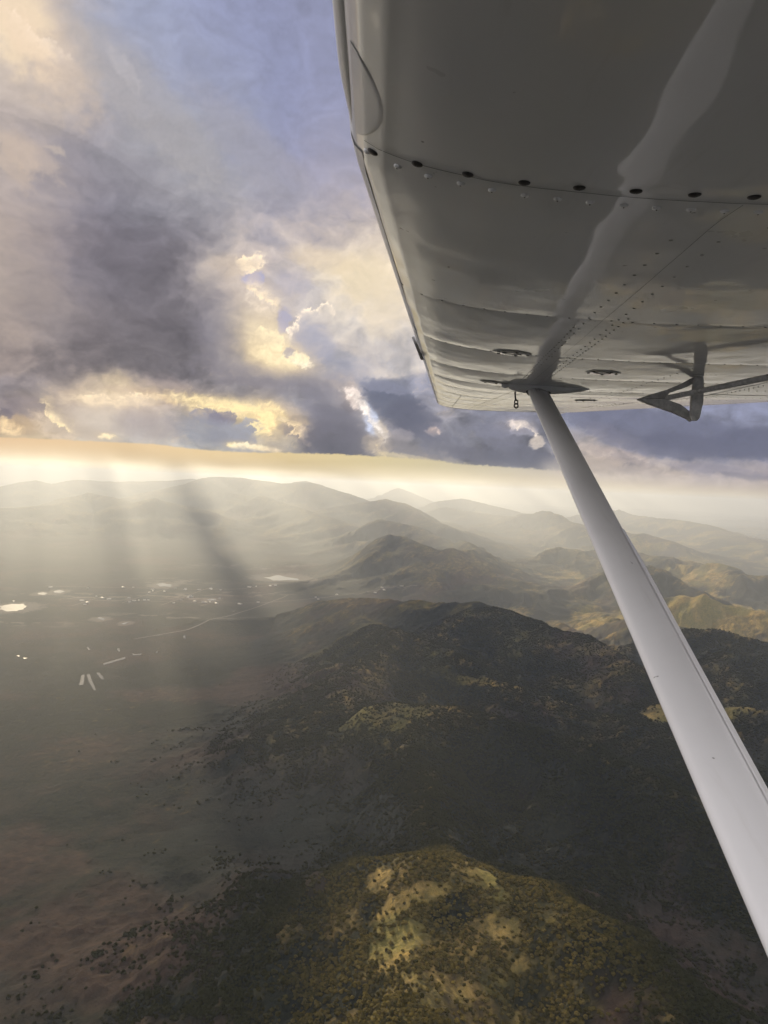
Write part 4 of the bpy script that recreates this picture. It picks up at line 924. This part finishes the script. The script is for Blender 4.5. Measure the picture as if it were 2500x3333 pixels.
# main skin (c 0..0.715 underneath), nose wrapped round to the upper side
zs = np.unique(np.concatenate([np.linspace(.28, 6.62, 330)] + [np.linspace(r - .03, r + .03, 9) for r in RIBS[1:-1]]))
cs = np.unique(np.concatenate([np.linspace(0, .03, 13), np.linspace(.03, .15, 16), np.linspace(.15, .715, 64)]))
Zg, Cg = np.meshgrid(zs, cs, indexing='ij')
low = wing_pt(Zg, Cg)
cu = np.unique(np.concatenate([np.linspace(0, .05, 10), np.linspace(.05, 1.0, 24)]))
Zu, Cu = np.meshgrid(zs, cu, indexing='ij')
upp = wing_pt(Zu, Cu, False)
bag = Bag()
bag.add(low.reshape(-1, 3), grid_faces(*Zg.shape))
bag.add(upp.reshape(-1, 3), grid_faces(*Zu.shape, True))
# rivets: rows along ribs and along the spars
RIV = .0034
def rib_row(z, pitch, c0=.012, c1=.70, r=RIV, h=.0016, dz=0.0, mi=2):
    ch = float(chord(z)); c = c0
    while c < c1:
        dome(bag, z + dz, c, r, h, 12 if mi == 0 else 8, mi)
        if mi == 0: dome(bag, z + dz, c, r * .30, h * 1.25, 6, 1)
        c += pitch / ch * random.uniform(.96, 1.04)
rib_row(.985, .043, .014, .34, .0058, .0034, mi=0)
for z, pt in ((1.79, .050), (2.49, .050), (3.13, .048), (3.71, .05), (4.17, .05), (4.72, .045), (4.98, .06), (5.25, .05), (5.52, .06), (5.8, .05), (6.05, .06), (6.3, .05), (6.58, .04)):
    rib_row(z, pt)
def span_row(c, z0, z1, pitch, r=RIV):
    z = z0
    while z < z1:
        dome(bag, z, c, r, .0016, 8); z += pitch * random.uniform(.97, 1.03)
span_row(.244, 1.12, 6.5, .072); span_row(.279, 1.12, 6.5, .072)
span_row(.236, 1.9, 3.9, .05); span_row(.288, 1.75, 3.9, .05)
span_row(.70, 1.0, 6.5, .06); span_row(.50, 2.6, 6.5, .085); span_row(.12, 4.75, 6.5, .08)
for zz in (1.02, 1.045): span_row(.30, zz, zz + .02, .03)
# seams
ribbon(bag, np.full(70, .955), np.linspace(.012, .715, 70), .0012, .0008, 1)
ribbon(bag, np.linspace(.96, 6.6, 200), np.full(200, .262), .0007, .0006, 1)
ribbon(bag, np.full(70, 4.72) + .012, np.linspace(.012, .70, 70), .0018, .0008, 1)
ribbon(bag, np.full(60, 3.13) + .012, np.linspace(.012, .03, 60), .0012, .0008, 1)
ribbon(bag, np.linspace(3.62, 6.0, 60), np.linspace(.20, .20, 60), .0008, .0007, 1)
ribbon(bag, np.linspace(3.66, 3.66, 40), np.linspace(.30, .70, 40), .0011, .0008, 1)
wing = part("wing", bag.mesh("wing", [M_SKIN, M_SEAL, M_RIVET]))

# a bright rolled lip along the leading edge and the wing-root fillet ahead of it
def le_strip(name, z0, z1, c0, c1, off, lower):
    z = np.linspace(z0, z1, 80); cc = np.linspace(c0, c1, 6)
    Z, Cc = np.meshgrid(z, cc, indexing='ij')
    top = wing_pt(Z, Cc, lower, off, False); bot = wing_pt(Z, Cc, lower, off - .003, False)
    b_ = Bag(); b_.add(top.reshape(-1, 3), grid_faces(*Z.shape)); b_.add(bot.reshape(-1, 3), grid_faces(*Z.shape, True))
    return part(name, b_.mesh(name, [M_STRUT]), wing)
le_strip("leading_edge_strip", 1.0, 6.6, 0.0, .010, .0022, True)
# root fillet: a rounded cuff running forward of the leading edge inboard of the first seam
zz = np.linspace(.25, 1.03, 40); th_ = np.linspace(-1.1, 1.9, 14)
vs = []
for z in zz:
    L0 = lead(z); w_ = .012 * float(sstep(1.04, .80, z)) + .003
    for t in th_:
        vs.append(L0 + CH * (.012 - w_ * math.cos(t) - .004) + DN * (.020 * math.sin(t) * (.6 + w_ * 12)))
b_ = Bag(); b_.add(vs, grid_faces(len(zz), len(th_)))
part("root_fillet", b_.mesh("root_fillet", [M_STRUT]), wing)
# curved-edged patch plate on the nose skin just inboard of the seam
def plate(name, zc_list, c_out, lift, mats, parent, nz=24, nc=10):
    """plate lying on the underside; chordwise extent from c=0.006 to c_out(t)"""
    vs = []; t = np.linspace(0, 1, nz)
    z0, z1 = zc_list
    for q in t:
        z = z0 + (z1 - z0) * q
        for k in range(nc):
            c = .006 + (c_out(q) - .006) * k / (nc - 1)
            edge = min(1.0, (1 - k / (nc - 1)) * 8)
            vs.append(wing_pt(z, c, True, lift * edge + .0002))
    b_ = Bag(); b_.add(np.array(vs).reshape(-1, 3), grid_faces(nz, nc))
    return part(name, b_.mesh(name, mats), parent)
plate("patch_plate", (.955, .74), lambda q: .006 + .019 * math.sin(math.pi * q) ** .7, .0012, [M_STRUT], wing)

# ailerons and flaps: the rear 28% of the chord, each its own part
def panel(name, z0, z1, corrug):
    z = np.linspace(z0, z1, 60); cc = np.linspace(.722, 1.0, 30)
    Z, Cc = np.meshgrid(z, cc, indexing='ij')
    wave = corrug * .0012 * np.abs(np.sin(Z * 26)) * sstep(.73, .76, Cc) * sstep(1.0, .97, Cc)
    b_ = Bag()
    b_.add((wing_pt(Z, Cc, True, 0, False) + wave[..., None] * DN).reshape(-1, 3), grid_faces(*Z.shape))
    b_.add(wing_pt(Z, Cc, False, -.001, False).reshape(-1, 3), grid_faces(*Z.shape, True))
    global bag
    keep_ = bag; bag = b_
    for r in (.74, .98): span_row(r, z0 + .03, z1 - .03, .05)
    for q in np.arange(z0 + .15, z1 - .1, .24): rib_row(q, .035, .76, .97, .0026, .001)
    bag = keep_
    return part(name, b_.mesh(name, [M_SKIN, M_SEAL, M_RIVET]), None)
panel("flap", .4, 3.66, 1); panel("aileron", 3.69, 6.5, 1)

# rounded tip cap
zt_ = np.linspace(0, 1, 14); vs = []
cc = np.concatenate([np.linspace(0, 1, 40), np.linspace(1, 0, 40)[1:]])
for q in zt_:
    z = 6.62 + .20 * math.sin(q * math.pi / 2); th_k = math.cos(q * math.pi / 2)
    for k, c in enumerate(cc):
        lower = k < 40
        cr = .5 + (c - .5) * (1 - .10 * (1 - th_k) ** 2)
        p_low = wing_pt(min(z, 6.62), cr, True, 0, False); p_up = wing_pt(min(z, 6.62), cr, False, 0, False)
        midp = (p_low + p_up) / 2; p = midp + ((p_low if lower else p_up) - midp) * th_k
        vs.append(p + SP * (z - 6.62))
b_ = Bag(); b_.add(np.array(vs).reshape(-1, 3), grid_faces(len(zt_), len(cc)))
part("wing_tip", b_.mesh("wing_tip", [M_SKIN]))

# dirty screws along the first seam
for z, c in ((.976, .018), (.957, .049), (.951, .083), (.946, .120), (.942, .155), (.936, .190), (.934, .226), (.933, .262), (.932, .30), (.931, .34)):
    b_ = Bag(); dome(b_, z, c, .0080, .0028, 14, 0)
    p, bb, aa_, n_ = frame_at(z, c)
    ra = random.uniform(0, 3)
    d = math.cos(ra) * aa_ + math.sin(ra) * bb; e = np.cross(d, n_)
    for u_, v_ in ((d, e), (e, d)):
        q = [p + n_ * .0027 + u_ * .0036 * s1 + v_ * .0007 * s2 for s1, s2 in ((-1, -1), (1, -1), (1, 1), (-1, 1))]
        b_.add(q, [(0, 1, 2, 3)], 1)
    part("screw", b_.mesh("screw", [M_SCREW, M_SEAL]), wing)

def disc_cover(z, c, r, screws, label):
    p, bb, aa_, n_ = frame_at(z, c)
    b_ = Bag(); seg = 40; vs = [p + n_ * .0030]
    for rr, hh in ((.5, .0032), (.93, .0028), (1.0, .0004)):
        for k in range(seg):
            t = 2 * math.pi * k / seg; vs.append(p + r * rr * (math.cos(t) * aa_ + math.sin(t) * bb) + n_ * hh)
    f = [(0, 1 + k, 1 + (k + 1) % seg) for k in range(seg)]
    for q in range(2): f += [(1 + q * seg + k, 1 + q * seg + (k + 1) % seg, 1 + (q + 1) * seg + (k + 1) % seg, 1 + (q + 1) * seg + k) for k in range(seg)]
    b_.add(vs, f)
    o = part("inspection_cover", b_.mesh("inspection_cover", [M_SKIN]), wing, label)
    # dark edge line
    b2 = Bag(); vs = []
    for k in range(seg):
        t = 2 * math.pi * k / seg; dirv = math.cos(t) * aa_ + math.sin(t) * bb
        vs += [p + dirv * r * 1.0 + n_ * .0012, p + dirv * (r + .0006) + n_ * .0009]
    b2.add(vs, [(2 * k, 2 * k + 1, (2 * k + 3) % (2 * seg), (2 * k + 2) % (2 * seg)) for k in range(seg)])
    part("edge_gap", b2.mesh("edge_gap", [M_SEAL]), o)
    b3 = Bag()
    for a_ in screws:
        t = math.radians(a_); q = p + .80 * r * (math.cos(t) * aa_ + math.sin(t) * bb) + n_ * .003
        vs = [q + .0062 * (math.cos(s) * aa_ + math.sin(s) * bb) for s in np.linspace(0, 2 * math.pi, 11)[:-1]] + [q + .0045 * (math.cos(s) * aa_ + math.sin(s) * bb) + n_ * .002 for s in np.linspace(0, 2 * math.pi, 11)[:-1]]
        b3.add(vs, [(k, (k + 1) % 10, 10 + (k + 1) % 10, 10 + k) for k in range(10)] + [tuple(range(10, 20))])
    part("cover_screws", b3.mesh("cover_screws", [M_SCREW]), o)
disc_cover(2.471, .179, .066, (20, 92, 164, 236, 308), None)
disc_cover(2.826, .368, .066, (10, 82, 154, 226, 298), None)
disc_cover(3.508, .174, .058, (30, 102, 174, 246, 318), None)
disc_cover(4.40, .52, .066, (0, 72, 144, 216, 288), None)

# strut fitting fairing: teardrop hugging the skin
FZ, FC = 3.55, .285
p0, bb, aa_, nn = frame_at(FZ, FC)
tx_ = np.linspace(0, 1, 34)
def tear(t): return (2.6 * math.sqrt(max(t, 0)) * (1 - t) ** 1.0 * .62 + .10 * (1 - t) * t)
vs = []; ph = np.linspace(0, math.pi, 15)
for t in tx_:
    w_ = .068 * tear(t) + .0015; h_ = .058 * tear(t) ** .8 + .001
    cc_ = (t - .36) * .40
    for a_ in ph:
        vs.append(p0 + bb * cc_ + aa_ * w_ * math.cos(a_) + nn * (h_ * math.sin(a_) - .006))
b_ = Bag(); b_.add(vs, grid_faces(len(tx_), len(ph)))
fair = part("strut_fairing", b_.mesh("strut_fairing", [M_GREY if False else M_STRUT]))
b_ = Bag()    # crease along the lower crest
vs = []
for t in tx_[1:-1]:
    h_ = .058 * tear(t) ** .8; cc_ = (t - .36) * .40
    vs += [p0 + bb * cc_ + aa_ * .004 + nn * (h_ - .0065), p0 + bb * cc_ + nn * (h_ - .0035), p0 + bb * cc_ - aa_ * .004 + nn * (h_ - .0065)]
b_.add(vs, grid_faces(len(tx_) - 2, 3))
part("crease", b_.mesh("crease", [M_STRUT]), fair)
b_ = Bag()    # round nose tip
for c0, rr in ((p0 - bb * .150 + nn * .006, .013),):
    u = np.linspace(0, math.pi, 10); v = np.linspace(0, 2 * math.pi, 17)
    vs = [c0 + rr * (math.cos(a) * bb * 1.3 + math.sin(a) * (math.cos(q) * aa_ + math.sin(q) * nn)) for a in u for q in v]
    b_.add(vs, grid_faces(10, 17))
part("nose_button", b_.mesh("nose_button", [M_STRUT]), fair)

# the strut
S1 = np.array([.730, -.569, 3.5]); S2 = np.array([.506, .423, 1.05])
axis = S2 - S1; L_ = np.linalg.norm(axis); ax_ = axis / L_
cd = CH - ax_ * (CH @ ax_); cd /= np.linalg.norm(cd)
nd = np.cross(ax_, cd)
seg = 56; vs = []
tt = np.concatenate([[-.045], np.linspace(-.01, 1.30, 40)])
for t in tt:
    c0 = S1 + axis * t
    wc = .050; wt = .022
    for k in range(seg):
        a = 2 * math.pi * k / seg
        x = math.cos(a); y = math.sin(a)
        tail = .5 + .5 * x
        yy = y * (1 - .42 * tail ** 2)
        vs.append(c0 + cd * wc * x + nd * wt * yy)
i = np.arange(len(tt) * seg).reshape(len(tt), seg)
f = []
for r in range(len(tt) - 1):
    for k in range(seg): f.append((i[r, k], i[r, (k + 1) % seg], i[r + 1, (k + 1) % seg], i[r + 1, k]))
b_ = Bag(); b_.add(vs, f)
strut = part("strut", b_.mesh("strut", [M_STRUT]))
# dark rubber seal where the strut enters the fairing
vs = []
for r_s, o_ in ((1.03, -.004), (1.16, .0), (1.03, .004)):
    for k in range(seg):
        a = 2 * math.pi * k / seg; x = math.cos(a); yy = math.sin(a) * (1 - .42 * (.5 + .5 * x) ** 2)
        vs.append(S1 + axis * (.004) + ax_ * o_ + cd * .050 * x * r_s + nd * .022 * yy * (r_s + (r_s - 1)))
i = np.arange(3 * seg).reshape(3, seg); f = []
for r in range(2):
    for k in range(seg): f.append((i[r, k], i[r, (k + 1) % seg], i[r + 1, (k + 1) % seg], i[r + 1, k]))
b_ = Bag(); b_.add(vs, f); part("seal", b_.mesh("seal", [M_SEAL]), strut)
# trailing strip along the lower half of the strut
vs = []
for t in np.linspace(.62, 1.30, 30):
    g = float(sstep(.62, .70, t)); c0 = S1 + axis * t
    for dx, dy in ((.040, -.010), (.052 + .0035 * g, -.003), (.052 + .0035 * g, .003), (.040, .010)):
        vs.append(c0 + cd * dx + nd * dy)
b_ = Bag(); b_.add(vs, grid_faces(30, 4)); part("trailing_strip", b_.mesh("trailing_strip", [M_STRUT]), strut)
# small rivets on the strut top
b_ = Bag()
for q in range(3):
    for s in (-.008, .008):
        c0 = S1 + axis * (.012 + .008 * q) + cd * (s - .012)
        n0 = nd if (nd @ np.array([0, 0, -1])) > 0 else -nd
        c0 = c0 + n0 * .0215
        vs = [c0 + .0022 * (math.cos(a) * cd + math.sin(a) * ax_) for a in np.linspace(0, 2 * math.pi, 9)[:-1]] + [c0 + n0 * .0012]
        b_.add(vs, [(k, (k + 1) % 8, 8) for k in range(8)])
part("rivets", b_.mesh("rivets", [M_STEEL]), strut)

# helpers for flat bars and tubes
def tube_between(bag_, a, b, r, seg=10):
    a = np.array(a, float); b = np.array(b, float); d = b - a; d /= np.linalg.norm(d)
    u = np.cross(d, [0, 0, 1.0]); u /= np.linalg.norm(u); v = np.cross(d, u)
    vs = [c + r * (math.cos(t) * u + math.sin(t) * v) for c in (a, b) for t in np.linspace(0, 2 * math.pi, seg + 1)[:-1]]
    f = [(k, (k + 1) % seg, seg + (k + 1) % seg, seg + k) for k in range(seg)] + [tuple(range(seg)), tuple(range(seg, 2 * seg))]
    bag_.add(vs, f)
def slab(bag_, outline, z0, z1, mi=0):
    n_ = len(outline)
    vs = [(x, y, z0) for x, y in outline] + [(x, y, z1) for x, y in outline]
    f = [(k, (k + 1) % n_, n_ + (k + 1) % n_, n_ + k) for k in range(n_)] + [tuple(range(n_)), tuple(range(2 * n_ - 1, n_ - 1, -1))]
    bag_.add(vs, f, mi)
# flap bracket: two arms meeting ahead of an upright link, hanging under the wing
Zb = 2.80
def q2(px, py, z=Zb): return ((px - 829.5) / 1597.6 * z, (py - 1106) / 1597.6 * z)
up = [q2(1379, 861), q2(1402, 853), q2(1440, 842), q2(1478, 826), q2(1497, 815), q2(1507, 818), q2(1500, 828), q2(1478, 838), q2(1447, 848), q2(1436, 860)]
b_ = Bag(); slab(b_, up, Zb, Zb + .022)
arm = part("flap_bracket", b_.mesh("flap_bracket", [M_GREY], False))
dn = [q2(1379, 862), q2(1436, 861), q2(1470, 873), q2(1496, 893), q2(1503, 905), q2(1494, 910), q2(1484, 903), q2(1455, 890), q2(1420, 878), q2(1398, 870)]
b_ = Bag(); slab(b_, dn, Zb + .001, Zb + .021); part("lower_arm", b_.mesh("lower_arm", [M_GREY], False), arm)
lk = [q2(1497, 815), q2(1503, 811), q2(1513, 813), q2(1515, 822), q2(1515, 848), q2(1514, 870), q2(1506, 905), q2(1501, 910), q2(1492, 909), q2(1488, 902), q2(1489, 870), q2(1492, 846)]
b_ = Bag(); slab(b_, lk, Zb - .022, Zb - .004); part("link_plate", b_.mesh("link_plate", [plain_mat("lighter_grey_metal", (.85, .82, .78), .45)], False), arm)
def pin(px, py, r):
    b_ = Bag(); x, y = q2(px, py, Zb - .026)
    tube_between(b_, (x, y, Zb - .034), (x, y, Zb + .03), r, 14); part("bolt", b_.mesh("bolt", [M_SCREW]), arm)
pin(1507, 817, .010); pin(1498, 903, .012)
b_ = Bag(); x0, y0 = q2(1432, 861, 2.84); x1, y1 = q2(1659, 815, 2.15)
d_ = np.array([x1 - x0, y1 - y0, 2.15 - 2.84]); e_ = np.array([x0, y0, 2.84]) + d_ * 1.5
tube_between(b_, (x0, y0, 2.84), e_, .0095, 12)
part("push_rod", b_.mesh("push_rod", [M_GREY]))

# tie-down ring: a small figure-eight shackle below the wing, with its lug
b_ = Bag()
def ring(bag_, c, R, r, sx=1.0):
    n1, n2 = 20, 8; vs = []
    for i_k in range(n1):
        a = 2 * math.pi * i_k / n1
        for j in range(n2):
            b2_ = 2 * math.pi * j / n2
            rr = R + r * math.cos(b2_)
            vs.append((c[0] + rr * math.cos(a) * sx, c[1] + rr * math.sin(a), c[2] + r * math.sin(b2_)))
    i = np.arange(n1 * n2).reshape(n1, n2)
    bag_.add(vs, [(i[a, b], i[(a + 1) % n1, b], i[(a + 1) % n1, (b + 1) % n2], i[a, (b + 1) % n2]) for a in range(n1) for b in range(n2)])
zr = 4.0
cx_, cy_ = (1115 - 829.5) / 1597.6 * zr, (868.5 - 1106) / 1597.6 * zr
ring(b_, (cx_, cy_, zr), .0105, .0042, .85)
cx2, cy2 = (1115 - 829.5) / 1597.6 * zr, (876.5 - 1106) / 1597.6 * zr
ring(b_, (cx2, cy2, zr), .0115, .0042, .9)
tie = part("tie_down_ring", b_.mesh("tie_down_ring", [M_STEEL]))
b_ = Bag(); tube_between(b_, (cx_ - .003, cy_ - .010, zr), (cx_ - .006, cy_ - .055, zr), .0045, 8); part("lug", b_.mesh("lug", [M_STEEL]), tie)

# stall strip: a little blade standing off the leading edge far out
b_ = Bag(); zb_ = 2.95
bl = [((889 - 829.5) / 1597.6 * zb_, (728 - 1106) / 1597.6 * zb_), ((896 - 829.5) / 1597.6 * zb_, (723 - 1106) / 1597.6 * zb_), ((914 - 829.5) / 1597.6 * 3.2, (776 - 1106) / 1597.6 * 3.2), ((908 - 829.5) / 1597.6 * 3.2, (776 - 1106) / 1597.6 * 3.2)]
vs = [(bl[0][0], bl[0][1], zb_), (bl[1][0], bl[1][1], zb_), (bl[2][0], bl[2][1], 3.2), (bl[3][0], bl[3][1], 3.2)]
vs += [(x + .004, y + .002, z + .004) for x, y, z in vs]
b_.add(vs, [(0, 1, 2, 3), (7, 6, 5, 4), (0, 4, 5, 1), (1, 5, 6, 2), (2, 6, 7, 3), (3, 7, 4, 0)])
part("landing_light_fin", b_.mesh("landing_light_fin", [M_STRUT], False), wing)
